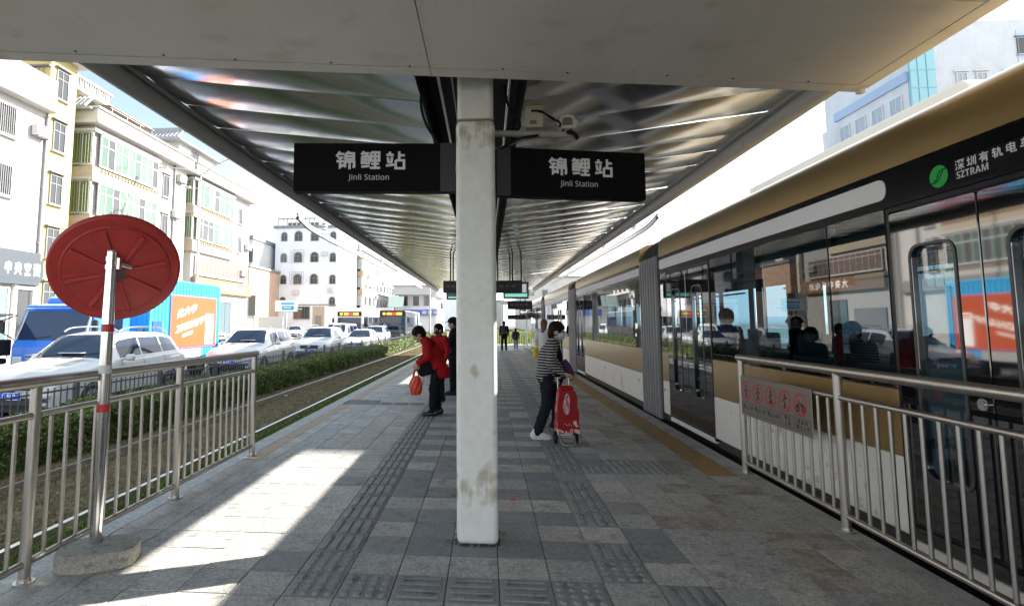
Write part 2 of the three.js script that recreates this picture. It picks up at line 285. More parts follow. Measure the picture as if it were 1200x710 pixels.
tag(mesh('litter_scrap', rbox(0.07, 0.012, 0.05, 0.004, -3.1, -0.29, -13.5), mWhite, scene), 'small white paper scrap lying on the grass below the hedge', 'litter').position.x = -1.9;

// ---------- turf of the left track ----------
{
  const g = new THREE.BufferGeometry(); const q = []; for (let i = 0; i < 5; i++) { const a = i * 2.4, x = Math.cos(a) * 0.02, z = Math.sin(a) * 0.02, dx = Math.cos(a * 1.7) * 0.03, dz = Math.sin(a * 1.7) * 0.03, w = 0.005; q.push(x - w, 0, z, x + w, 0, z, x + dx, 0.05, z + dz); }
  g.setAttribute('position', new THREE.BufferAttribute(new Float32Array(q), 3)); g.computeVertexNormals();
  const field2 = (n, x0, x1, z0, z1, cols, h) => {
    const m = new THREE.InstancedMesh(g, M(1, 1, 1, 1, { side: THREE.DoubleSide }), n), d = new THREE.Object3D(), c = new THREE.Color();
    for (let i = 0; i < n; i++) { const t = Math.pow(rnd(), 1.8), x = rr(x0, x1), z = z0 + (z1 - z0) * t; d.position.set(x, YR + 0.015, z); d.rotation.set(rr(-0.3, 0.3), rr(0, 6.28), rr(-0.3, 0.3)); const s = h * rr(0.6, 1.3) * (1 + t * 1.2); d.scale.set(s * 1.5, s, s * 1.5); d.updateMatrix(); m.setMatrixAt(i, d.matrix); const p = cols[Math.floor(rnd() * cols.length)], k = rr(0.7, 1.25); m.setColorAt(i, c.setRGB(p[0] * k, p[1] * k, p[2] * k)); }
    m.name = numbered('grass'); m.castShadow = m.receiveShadow = true; scene.add(m); return m;
  };
  tag(field2(42000, -6.2, -3.86, -2, -45, [[0.24, 0.19, 0.11], [0.19, 0.16, 0.085], [0.29, 0.24, 0.15], [0.20, 0.17, 0.085]], 0.5), 'dry brown turf growing between and beside the rails of the left track', 'grass', null, 'stuff');
  tag(field2(36000, -3.66, -2.96, -2, -45, [[0.14, 0.21, 0.04], [0.17, 0.24, 0.05], [0.11, 0.17, 0.03]], 0.7), 'narrow strip of bright green grass along the left platform edge', 'grass', null, 'stuff');
}
// ---------- hedge between track and road ----------
{
  const hedge = thing('hedge', 'long clipped green hedge between the left tram track and the road', 'hedge', [0, 0, 0]);
  const wob = new THREE.BoxGeometry(0.72, 0.5, 76, 4, 4, 160).translate(-6.05, YR + 0.26, -40), p = wob.attributes.position;
  for (let i = 0; i < p.count; i++) { const a = noise2(p.getZ(i) * 1.2 + 300, p.getY(i) * 3, 997, 4) - 0.5; p.setX(i, p.getX(i) + a * 0.14); p.setY(i, p.getY(i) + a * 0.12); } wob.computeVertexNormals();
  mesh('branch_mass', muv(wob, 1.5), mHedgeCore, hedge);
  const lf = new THREE.BufferGeometry(); lf.setAttribute('position', new THREE.BufferAttribute(new Float32Array([0, 0, 0, 0.014, 0.02, 0.004, 0, 0.045, 0, 0, 0, 0, 0, 0.045, 0, -0.014, 0.02, 0.004]), 3)); lf.computeVertexNormals();
  const n = 150000, m = new THREE.InstancedMesh(lf, M(1, 1, 1, 0.55, { side: THREE.DoubleSide, transmission: 0.3, thickness: 0 }), n), d = new THREE.Object3D(), c = new THREE.Color();
  for (let i = 0; i < n; i++) {
    const z = -3 - 74 * Math.pow(rnd(), 2.1), b = noise2(z * 2.2 + 400, 0.5, 997, 6) - 0.5, b2 = noise2(z * 6 + 400, 2.5, 997, 7) - 0.5, f = rnd(); let x, y;
    const top = YR + 0.56 + b * 0.16 + b2 * 0.08;
    if (f < 0.52) { y = YR + 0.03 + Math.pow(rnd(), 0.8) * (top - YR - 0.03); x = -5.66 + (noise2(z * 3 + 500, y * 4 + 50, 997, 8) - 0.5) * 0.16 + rr(-0.07, 0.05); } else if (f < 0.92) { x = rr(-6.42, -5.64); y = top + rr(-0.1, 0.05) + (noise2(z * 5 + 400, x * 5 + 50, 997, 9) - 0.5) * 0.12; } else { x = -6.44 + rr(-0.05, 0.05); y = rr(YR + 0.1, top); }
    d.position.set(x, y, z); d.rotation.set(rr(-1.3, 1.3), rr(0, 6.28), rr(-1.3, 1.3)); const s = rr(0.8, 1.5) * (1 + Math.max(0, -z - 10) * 0.02); d.scale.setScalar(s); d.updateMatrix(); m.setMatrixAt(i, d.matrix);
    const k = rr(0.6, 1.3) ; m.setColorAt(i, c.setRGB(0.125 * k * rr(0.85, 1.3), 0.185 * k, 0.042 * k));
  }
  m.name = 'leaves'; m.userData.kind = 'stuff'; m.castShadow = m.receiveShadow = true; hedge.add(m);
}
// ---------- roadside fence behind the hedge ----------
{
  const f = thing('roadside_fence', 'dark metal picket fence along the road just behind the hedge', 'fence', [-6.72, YR, 0]);
  const mFence = M(0.07, 0.075, 0.085, 0.5);
  const pk = span(-0.008, 0.008, 0.1, 0.84, -0.008, 0.008), far = []; let n = 0;
  for (let z = -3.2; z > -64; z -= 0.13) if (n++ < 290) mesh('picket', pk, mFence, f, [0, 0, z]); else far.push(pk.clone().translate(0, 0, z));
  tag(mesh('picket', far, mFence, f), null, null, null, 'stuff');
  for (const y of [0.16, 0.78]) mesh('fence_rail', span(-0.014, 0.014, y - 0.014, y + 0.014, -3, -64), mFence, f);
  for (let z = -4; z > -64; z -= 2.3) mesh('fence_post', [rbox(0.07, 0.92, 0.07, 0.008, 0, 0.46, z), rbox(0.085, 0.03, 0.085, 0.01, 0, 0.93, z)], mFence, f);
}

// ---------- columns ----------
function column(z, label) {
  const t = thing('support_column', label, 'column', [-0.07, 0, z], 'platform roof columns');
  mesh('shaft', muv(rbox(0.285, 2.98, 0.285, 0.042, 0, 1.49, 0, 4), 0.4, 0.13, 0.2), mColumn, t);
  mesh('shaft', muv(rbox(0.265, 0.62, 0.265, 0.038, 0, 3.28, 0, 4), 0.4, 0.4), mColumn, t);
  mesh('joint_collar', rbox(0.272, 0.012, 0.272, 0.003, 0, 2.983, 0), M(0.32, 0.31, 0.28, 0.6), t);
  const l = []; for (let i = 0; i < 40; i++) { const s = i % 4, u = rr(-0.14, 0.14); l.push(rbox(rr(0.012, 0.03), rr(0.006, 0.016), rr(0.01, 0.02), 0.003, s < 2 ? u : (s - 2.5) * 0.29, 0.004, s < 2 ? (s - 0.5) * 0.29 : u)); }
  mesh('base_debris', l, M(0.05, 0.042, 0.035, 0.95), t); return t;
}
column(-4.0, 'square white column in the foreground middle carrying the two black station signs');
column(-12.4, 'square white column directly behind the foreground column, second along the platform');
column(-20.8, 'square white column, third in line along the platform middle');
column(-29.2, 'square white column, last in line near the far platform end');

// ---------- canopy ----------
{
  const ZN = -2.4, ZF = -33, roof = structure('canopy_roof', span(-2.93, 2.0, 3.66, 4.40, ZN, ZF), mGrey);
  const geos = []; for (let k = 0; k < 6; k++) for (const side of [0, 1]) {
    const w = side ? 2.46 : 2.34, dz = 0.598, g = new THREE.PlaneGeometry(w, dz, 44, 14).rotateX(Math.PI / 2), p = g.attributes.position, s = k * 31 + side * 7;
    for (let i = 0; i < p.count; i++) { const x = p.getX(i), z = p.getZ(i), v = z / dz; const crown = -0.013 * (1 - 4 * v * v); p.setY(i, crown + 0.005 * (noise2(x * 1.3 + 50, z * 2.4 + 60, 997, s) - 0.5) + 0.002 * (noise2(x * 4 + 50, z * 7 + 60, 997, s + 3) - 0.5)); }
    g.computeVertexNormals(); geos.push([g, side]);
  }
  let r = 0; for (let z = ZN - 0.3; z > ZF; z -= 0.6, r++) for (const side of [0, 1]) {
    const o = geos[Math.floor(rnd() * 6) * 2 + side][0]; const m = mesh('ceiling_panel', o, mSoffit, roof, [side ? 1.53 : -1.66, 3.41 + rr(-0.003, 0.003), z]); m.rotation.set(rr(-0.006, 0.006), 0, (side ? 0.125 : -0.125) + rr(-0.004, 0.004)); if (rnd() < 0.5) m.scale.x = -1;
  }
  mesh('cable_channel', [span(-0.49, 0.30, 3.60, 3.655, ZN, ZF), span(-0.50, -0.485, 3.27, 3.65, ZN, ZF), span(0.295, 0.31, 3.27, 3.65, ZN, ZF)], mDark, roof);
  mesh('edge_gutter', [new THREE.CylinderGeometry(0.085, 0.085, ZN - ZF, 24).rotateX(Math.PI / 2).translate(-2.93, 3.47, (ZN + ZF) / 2), span(-2.93, -2.83, 3.535, 3.56, ZN, ZF)], mGutter, roof);
  const gr = []; for (let z = ZN; z > ZF; z -= 3.6) gr.push(new THREE.CylinderGeometry(0.085, 0.085, 3.592, 24).rotateX(Math.PI / 2).translate(2.86, 3.47, z - 1.8)); gr.push(span(2.75, 2.86, 3.535, 3.56, ZN, ZF));
  mesh('edge_gutter', gr, M(0.5, 0.5, 0.48, 0.45), roof);
  for (const [x, l] of [[-0.345, 1], [-0.245, 0], [0.19, 1]]) mesh('light_tube', bar([x, 3.32, -3.2], [x, 3.32, -14], l ? 0.016 : 0.006), l ? mSteelBright : mSteel, roof);
  // near fascia roof in front of the ribbed ceiling
  const EZ = (x) => -3.655 - 0.163 * x;   // its far edge runs askew
  const quadPrism = (x0, x1, f0, f1, y0, y1) => { const g = span(0, 1, y0, y1, 0, 1), p = g.attributes.position; for (let i = 0; i < p.count; i++) { const u = p.getX(i) > 0.5, v = p.getZ(i) > 0.5, x = u ? x1 : x0; p.setX(i, x); p.setZ(i, v ? f0(x) : f1(x)); } g.computeVertexNormals(); return muv(g, 0.5); };
  const near = structure('fascia_roof', quadPrism(-3.7, 2.74, () => 3.2, (x) => EZ(x) + 0.02, 3.222, 3.4), mBeige);
  const XS = [-3.72, -0.365, 2.76], R = [(x) => 3.2, (x) => 0.4, (x) => EZ(x) + 1.12, (x) => EZ(x) + 0.105];
  for (let i = 0; i < 2; i++) { const a = XS[i] + 0.0035, b = XS[i + 1] - (i < 1 ? 0.0035 : 0.10); for (let j = 0; j < 3; j++) mesh('soffit_panel', quadPrism(a, b, (x) => R[j](x) - 0.003, (x) => R[j + 1](x) + 0.003, 3.2 + (j === 2 ? 0 : 0.001), 3.219), mBeige, near); mesh('soffit_panel', quadPrism(a, b + (i < 1 ? 0 : 0.1), (x) => EZ(x) + 0.1, EZ, 3.197, 3.219), mBeige, near); }
  mesh('soffit_panel', quadPrism(2.665, 2.76, () => 3.2, (x) => EZ(x) + 0.108, 3.197, 3.219), mBeige, near);
  mesh('fascia_edge', [quadPrism(-3.72, 2.76, EZ, (x) => EZ(x) - 0.01, 3.197, 3.42), span(2.76, 2.77, 3.197, 3.42, 3.2, EZ(2.76))], mBeige, near);
  for (let x = -3.2; x < 2.7; x += 0.55) mesh('screw', cyl(0.008, 0.008, 0.004, x + rr(-0.1, 0.1), 3.1985, EZ(x) + 0.13, 8), mDark, near);
  mesh('corner_cap', rbox(0.05, 0.05, 0.05, 0.01, 2.74, 3.195, EZ(2.74) + 0.03), mBeige, near);
}

// ---------- station signs ----------
{
  const face = (x0, xc) => { const t = canvasTex(1024, 320, (g, w, h) => {
    g.fillStyle = '#060607'; g.fillRect(0, 0, w, h); let x = x0; for (const ch of '锦鲤站') { glyph(g, ch, x, 50, 126, 17, '#dcdcdc'); x += 160; }
    g.fillStyle = '#d2d2d2'; g.font = '52px sans-serif'; g.textAlign = 'center'; g.fillText('Jinli Station', xc, 250);
  }); const m = M(1, 1, 1, 0.6, { specularIntensity: 0.25 }); m.map = t; return m; };
  const mL = face(262, 478), mR = face(348, 560), mSign = M(0.004, 0.004, 0.005, 0.6, { specularIntensity: 0.25 });
  const sign = (x0, z0, x1, z1, yt, yb, label, m) => {
    const L = Math.hypot(x1 - x0, z1 - z0), h = yt - yb, a = Math.atan2(-(z1 - z0), x1 - x0), t = thing('station_sign', label, 'station sign', [(x0 + x1) / 2, yb, (z0 + z1) / 2], null, a);
    mesh('sign_case', rbox(L, h, 0.10, 0.006, 0, h / 2, -0.052), mSign, t);
    mesh('sign_face', new THREE.PlaneGeometry(L - 0.02, h - 0.02).translate(0, h / 2, 0.0005), m, t);
    return t;
  };
  const l = sign(-1.455, -3.955, -0.225, -4.06, 2.872, 2.497, 'black station name board hanging left of the foreground column', mL);
  mesh('mounting_plate', span(0.50, 0.614, 0.0, 0.375, 0.001, 0.006), M(0.022, 0.022, 0.024, 0.5), l);
  const r = sign(0.085, -4.05, 1.255, -4.30, 2.835, 2.46, 'black station name board fixed to the right of the foreground column', mR);
  mesh('mounting_plate', span(-0.598, -0.49, 0.0, 0.375, 0.001, 0.006), M(0.022, 0.022, 0.024, 0.5), r);
}
// ---------- lamp bracket, junction box, cables ----------
{
  const b = thing('lamp_bracket', 'grey round bracket arm sticking out of the foreground column above the right sign', 'bracket', [0.07, 2.94, -4.06]);
  const mPipe = M(0.33, 0.32, 0.29, 0.6); mesh('arm', [bar([0, 0.0, 0], [0.60, -0.02, -0.02], 0.024), bar([0.42, -0.013, -0.014], [0.44, -0.0135, -0.0146], 0.027), bar([0.005, -0.12, 0], [0.33, -0.03, -0.01], 0.008)], mPipe, b);
  const mCream = M(0.52, 0.49, 0.36, 0.6);
  const f = thing('floodlight', 'small cream floodlight on the end of the bracket arm', 'floodlight', [0.62, 2.955, -4.07]);
  const sh = new THREE.Shape(); sh.moveTo(-0.062, 0.01); sh.lineTo(-0.055, 0.075); sh.quadraticCurveTo(-0.05, 0.105, -0.02, 0.108); sh.lineTo(0.02, 0.108); sh.quadraticCurveTo(0.05, 0.105, 0.055, 0.075); sh.lineTo(0.062, 0.01); sh.closePath();
  const hole = new THREE.Path(); hole.moveTo(-0.04, 0.03); hole.lineTo(-0.036, 0.075); hole.quadraticCurveTo(-0.03, 0.09, 0, 0.09); hole.quadraticCurveTo(0.03, 0.09, 0.036, 0.075); hole.lineTo(0.04, 0.03); hole.closePath(); sh.holes.push(hole);
  mesh('lamp_frame', [new THREE.ExtrudeGeometry(sh, { depth: 0.02, bevelEnabled: true, bevelSize: 0.004, bevelThickness: 0.004, bevelSegments: 2 }), rbox(0.02, 0.03, 0.02, 0.004, -0.07, 0.055, 0.01), rbox(0.02, 0.03, 0.02, 0.004, 0.07, 0.055, 0.01)], mCream, f);
  mesh('lamp_housing', rbox(0.10, 0.08, 0.07, 0.012, 0, 0.06, -0.04), mCream, f);
  mesh('lamp_glass', rbox(0.082, 0.066, 0.006, 0.003, 0, 0.06, 0.008), M(0.17, 0.16, 0.14, 0.15), f);
  mesh('lamp_foot', [rbox(0.014, 0.04, 0.02, 0.003, -0.03, 0.0, 0), rbox(0.014, 0.04, 0.02, 0.003, 0.03, 0.0, 0)], mDark, f);
  const j = thing('junction_box', 'cream control gear box standing on the bracket arm beside the floodlight', 'junction box', [0.375, 2.965, -4.08]);
  mesh('box_body', rbox(0.13, 0.17, 0.07, 0.006, 0, 0.095, 0), M(0.42, 0.39, 0.28, 0.6), j); mesh('box_lid', rbox(0.138, 0.035, 0.08, 0.006, 0, 0.198, 0), M(0.2, 0.18, 0.12, 0.7), j);
  mesh('label_plate', [rbox(0.05, 0.03, 0.003, 0.001, -0.01, 0.05, 0.036)], M(0.15, 0.13, 0.09, 0.6), j);
  const screws = []; for (let i = 0; i < 5; i++) screws.push(cyl(0.004, 0.004, 0.006, 0, 0, 0, 8).rotateX(Math.PI / 2).translate(-0.045 + i * 0.022, 0.16, 0.036)); mesh('terminal', screws, mDark, j);
  tag(mesh('cable', [tube([[0.35, 3.10, -4.035], [0.42, 3.09, -4.02], [0.5, 3.03, -4.02], [0.565, 2.995, -4.03], [0.56, 2.965, -4.04]], 0.008), tube([[0.40, 3.095, -4.035], [0.46, 3.06, -4.01], [0.52, 3.03, -4.02]], 0.006)], mRubber, scene), 'black cable from the cream box to the floodlight', 'cable');
  tag(mesh('cable', [tube([[0.62, 2.93, -4.04], [0.66, 2.9, -4.0], [0.685, 2.86, -4.0]], 0.016), tube([[0.12, 2.82, -4.06], [0.25, 2.88, -4.03], [0.40, 2.91, -4.04]], 0.011)], mRubber, scene), 'black cable ends drooping under the bracket arm', 'cable');
  tag(mesh('cable', tube([[-0.37, 3.5, -4.05], [-0.46, 3.35, -4.0], [-0.485, 3.18, -4.0], [-0.45, 3.02, -4.02], [-0.36, 2.88, -4.05]], 0.011, 40), mRubber, scene), 'black cable looping down from the ceiling to the left sign', 'cable');
  tag(mesh('cable', tube([[0.16, 3.42, -4.3], [0.20, 3.2, -4.25], [0.27, 3.12, -4.25], [0.275, 3.05, -4.25], [0.2, 2.98, -4.25]], 0.009, 40), mRubber, scene), 'black cable looping beside the right of the column above the bracket', 'cable');
}
// ---------- red convex mirror seen from behind ----------
{
  const t = thing('traffic_mirror', 'big round red mirror seen from behind on a steel pole by the left railing', 'mirror', [-2.51, 0, -3.46]);
  const sq = new THREE.Shape(), N = 48; for (let i = 0; i <= N; i++) { const a = i / N * 2 * Math.PI, c = Math.cos(a), s = Math.sin(a), k = Math.pow(Math.pow(Math.abs(c), 3.2) + Math.pow(Math.abs(s), 3.2), -1 / 3.2); const x = c * k * 0.215, y = s * k * 0.155; i ? sq.lineTo(x, y) : sq.moveTo(x, y); }
  const base = new THREE.ExtrudeGeometry(sq, { depth: 0.085, bevelEnabled: true, bevelSize: 0.012, bevelThickness: 0.012, bevelSegments: 3 }).rotateX(-Math.PI / 2).rotateY(0.35).translate(0.06, 0.012, 0.05);
  mesh('base_block', muv(base, 2), mConcrete, t);
  mesh('pole', [cyl(0.036, 0.036, 1.90, 0, 1.03, 0, 28), cyl(0.037, 0.033, 0.012, 0, 1.985, 0, 28)], mSteelBright, t);
  for (const [y, c] of [[1.47, 0], [0.95, 0], [1.2, 1]]) mesh(c ? 'clear_tape' : 'red_tape', cyl(0.0378, 0.0378, c ? 0.055 : 0.05, 0, y, 0, 28), c ? M(0.62, 0.63, 0.63, 0.4) : M(0.5, 0.035, 0.035, 0.45), t);
  mesh('clamp', [cyl(0.043, 0.043, 0.03, 0, 1.93, 0, 24), cyl(0.043, 0.043, 0.03, 0, 1.875, 0, 24), rbox(0.02, 0.08, 0.03, 0.004, 0.05, 1.90, -0.01), bar([0.03, 1.9, -0.02], [0.08, 1.885, -0.09], 0.018)], mSteelBright, t);
  // dish: a moulded back with rim and eight ribs; its front is the mirror
  const dish = new THREE.Group(); dish.name = 'mirror_dish'; dish.position.set(-0.035, 1.868, -0.105); dish.rotation.set(0.54, 0.66, 0.1, 'YXZ'); dish.scale.setScalar(0.80); t.add(dish);
  const mRed = M(0.52, 0.048, 0.042, 0.45, { clearcoat: 0.1 }); mRed.map = tex(256, (u, v) => { const a = fbm(u, v, 6, 5, 61), b = fbm(u * 1, v, 40, 2, 63) - 0.5, s = Math.max(0, fbm(u, v * 0.2, 60, 2, 65) - 0.7) * 2; return [0.97, 0.96, 0.95].map((x) => x * (0.82 + 0.3 * a + b * 0.08) + s * 0.3); });
  const prof = [[0.001, 0.060], [0.075, 0.060], [0.085, 0.045], [0.39, 0.028], [0.40, 0.012], [0.425, 0.004], [0.475, 0.006], [0.497, -0.004], [0.502, -0.03], [0.494, -0.035], [0.40, -0.03], [0.001, -0.03]].map(([x, y]) => new THREE.Vector2(x, y));
  mesh('back_shell', new THREE.LatheGeometry(prof, 72).rotateX(Math.PI / 2), mRed, dish);
  for (let i = 0; i < 8; i++) { const a = i * Math.PI / 4 + 0.2; mesh('rib', rbox(0.30, 0.032, 0.036, 0.006, 0.235, 0, 0.038).rotateZ(a), mRed, dish); }
  mesh('rim_ring', new THREE.TorusGeometry(0.402, 0.010, 10, 72).translate(0, 0, 0.02), mRed, dish);
  const mir = new THREE.SphereGeometry(1.6, 48, 12, 0, 2 * Math.PI, 0, 0.30).rotateX(-Math.PI / 2).translate(0, 0, 1.6 - 0.075 - 0.032);
  mesh('mirror_face', mir, new THREE.MeshStandardMaterial({ color: 0xdddddd, metalness: 1, roughness: 0.03 }), dish);
  mesh('mount_plate', [rbox(0.12, 0.12, 0.012, 0.004, 0, 0, 0.068), cyl(0.009, 0.009, 0.01, 0.035, 0.035, 0.076, 8).translate(0, 0, 0)], M(0.12, 0.10, 0.09, 0.5, { metalness: 0.6 }), dish);
}
// ---------- railings ----------
function railing(x, z0, n, endFirst, label, lean = 0) {   // posts every 1.55 m from z0 away from the viewer
  const S = 1.55, t = thing('steel_railing', label, 'railing', [x, 0, z0]);
  t.rotation.z = lean; const L = n * S;
  mesh('top_rail', [new THREE.CylinderGeometry(0.036, 0.036, L + 0.08, 24).rotateX(Math.PI / 2).translate(0, 1.15, -L / 2), new THREE.SphereGeometry(0.036, 20, 12).translate(0, 1.15, -L - 0.04)], mSteel, t);
  for (let i = 0; i < n; i++) {
    mesh('middle_rail', new THREE.CylinderGeometry(0.021, 0.021, S - 0.06, 18).rotateX(Math.PI / 2).translate(0, 0.955, -(i + 0.5) * S), mSteel, t);
    mesh('bottom_rail', new THREE.CylinderGeometry(0.021, 0.021, S - 0.06, 18).rotateX(Math.PI / 2).translate(0, 0.11, -(i + 0.5) * S), mSteel, t);
    for (let k = 1; k <= 11; k++) mesh('baluster', cyl(0.0125, 0.0125, 0.81, 0, 0.533, -i * S - k * S / 12, 12), mSteel, t);
  }
  for (let i = 0; i <= n; i++) {
    const p = mesh('post', cyl(0.031, 0.031, 1.13, 0, 0.575, -i * S, 24), mSteel, t); mesh('foot_flange', [cyl(0.055, 0.055, 0.008, 0, 0.006, -i * S, 24), cyl(0.036, 0.034, 0.02, 0, 0.02, -i * S, 24)], mSteel, p);
  }
  return t;
}
railing(-2.69, -0.02 - 1.55, 3, 0, 'brushed steel railing along the left platform edge around the mirror pole');
railing(2.60, -1.23, 3, 0, 'brushed steel railing on the right before the tram, carrying the prohibition sign');
{
  const tx = canvasTex(1024, 330, (g, w, h) => {
    g.fillStyle = '#7d766f'; g.fillRect(0, 0, w, h); for (let i = 0; i < 900; i++) { g.fillStyle = `rgba(${rnd() < 0.5 ? '255,255,255' : '0,0,0'},0.03)`; g.fillRect(0, rnd() * h, w, 1); }
    for (let i = 0; i < 5; i++) {
      const cx = 90 + i * 200, cy = 122; g.strokeStyle = '#1a1a1a'; g.fillStyle = '#1a1a1a'; g.lineWidth = 13; g.lineCap = 'round';
      if (i < 4) { g.beginPath(); g.arc(cx + 4, cy - 42, 12, 0, 7); g.fill(); g.beginPath(); g.moveTo(cx, cy - 26); g.lineTo(cx, cy + 12); g.lineTo(cx - 18 + i * 3, cy + 50); g.moveTo(cx, cy + 12); g.lineTo(cx + 20 - i * 5, cy + 48); g.moveTo(cx, cy - 18); g.lineTo(cx + 28, cy - 2 - i * 8); g.moveTo(cx, cy - 18); g.lineTo(cx - 24, cy + 4); g.stroke(); if (i === 2) { g.fillRect(cx + 16, cy + 10, 10, 40); g.fillRect(cx - 34, cy + 36, 64, 10); } } else { g.beginPath(); g.arc(cx - 34, cy + 28, 20, 0, 7); g.stroke(); g.beginPath(); g.arc(cx + 36, cy + 28, 20, 0, 7); g.stroke(); g.beginPath(); g.moveTo(cx - 34, cy + 28); g.lineTo(cx - 14, cy - 20); g.lineTo(cx + 4, cy + 6); g.lineTo(cx + 36, cy + 28); g.stroke(); g.fillRect(cx - 6, cy - 10, 44, 14); }
      g.strokeStyle = '#c42026'; g.lineWidth = 13; g.beginPath(); g.arc(cx, cy, 74, 0, 7); g.stroke(); g.lineWidth = 8; g.beginPath(); g.moveTo(cx - 50, cy - 52); g.lineTo(cx + 50, cy + 52); g.stroke();
    }
    g.strokeStyle = '#2a2623'; g.lineWidth = 3; g.strokeRect(18, 220, 600, 84); g.strokeRect(634, 220, 172, 84); g.strokeRect(822, 220, 184, 84);
    for (let i = 0; i < 3; i++) ['禁', '止', '入', '内'].forEach((c, k) => glyph(g, c, 32 + i * 200 + k * 44, 236, 38, 6, '#191715'));
    ['禁', '止', '入', '内'].forEach((c, k) => glyph(g, c, 650 + (k % 2) * 44 + 30, 226 + (k > 1 ? 40 : 0), 32, 5, '#191715')); ['机', '动', '车'].forEach((c, k) => glyph(g, c, 846 + k * 46, 226, 32, 5, '#191715')); ['禁', '止', '入', '内'].forEach((c, k) => glyph(g, c, 832 + k * 42, 264, 32, 5, '#191715'));
  });
  const s = thing('prohibition_sign', 'brushed metal plate with five red prohibition circles hung on the right railing', 'sign', [2.57, 0.595, -5.22]);
  mesh('plate', rbox(0.006, 0.385, 1.21, 0.002), mSteel, s, [0, 0.19, 0]);
  const m = new THREE.MeshStandardMaterial({ map: tx, metalness: 0.35, roughness: 0.42 });
  mesh('sign_print', new THREE.PlaneGeometry(1.205, 0.38).rotateY(-Math.PI / 2), m, s, [-0.0038, 0.19, 0]);
}

// ---------- the tram ----------
const mGold = new THREE.MeshPhysicalMaterial({ color: new THREE.Color().setRGB(0.32, 0.215, 0.08), metalness: 0.55, roughness: 0.32, clearcoat: 0.35, clearcoatRoughness: 0.15 });
const mGloss = new THREE.MeshPhysicalMaterial({ color: new THREE.Color().setRGB(0.006, 0.006, 0.008), roughness: 0.035, ior: 2.1 });
const mBlackPaint = M(0.003, 0.003, 0.004, 0.22, { specularIntensity: 0.3 });
const mGlass = new THREE.MeshPhysicalMaterial({ color: new THREE.Color().setRGB(0.10, 0.15, 0.175), roughness: 0.012, transmission: 1, thickness: 0, ior: 1.62, side: THREE.DoubleSide });
const mGlassDark = new THREE.MeshPhysicalMaterial({ color: new THREE.Color().setRGB(0.16, 0.25, 0.30), roughness: 0.012, transmission: 1, thickness: 0, ior: 1.32, side: THREE.DoubleSide });
const mDoorGlass = new THREE.MeshPhysicalMaterial({ color: new THREE.Color().setRGB(0.42, 0.54, 0.58), roughness: 0.012, transmission: 1, thickness: 0, ior: 1.8, side: THREE.DoubleSide });
const mClear = new THREE.MeshPhysicalMaterial({ color: new THREE.Color().setRGB(0.55, 0.66, 0.68), roughness: 0.02, transmission: 1, thickness: 0, ior: 1.5, side: THREE.DoubleSide });
const mPanel = new THREE.MeshPhysicalMaterial({ roughness: 0.35, clearcoat: 0.3, map: tex(512, (u, v) => { const n = fbm(u, v, 5, 4, 55), d = fbm(u, v, 40, 3, 57); const k = Math.max(0, Math.min(0.45, (n * d - 0.39) * 3)); return mix([0.90, 0.89, 0.86], [0.50, 0.47, 0.43], k); }) });
const mSilver = M(0.78, 0.79, 0.80, 0.45);
const tram = thing('tram', 'black, gold and white articulated tram standing at the right platform edge', 'tram', [2.80, 0, 0]);
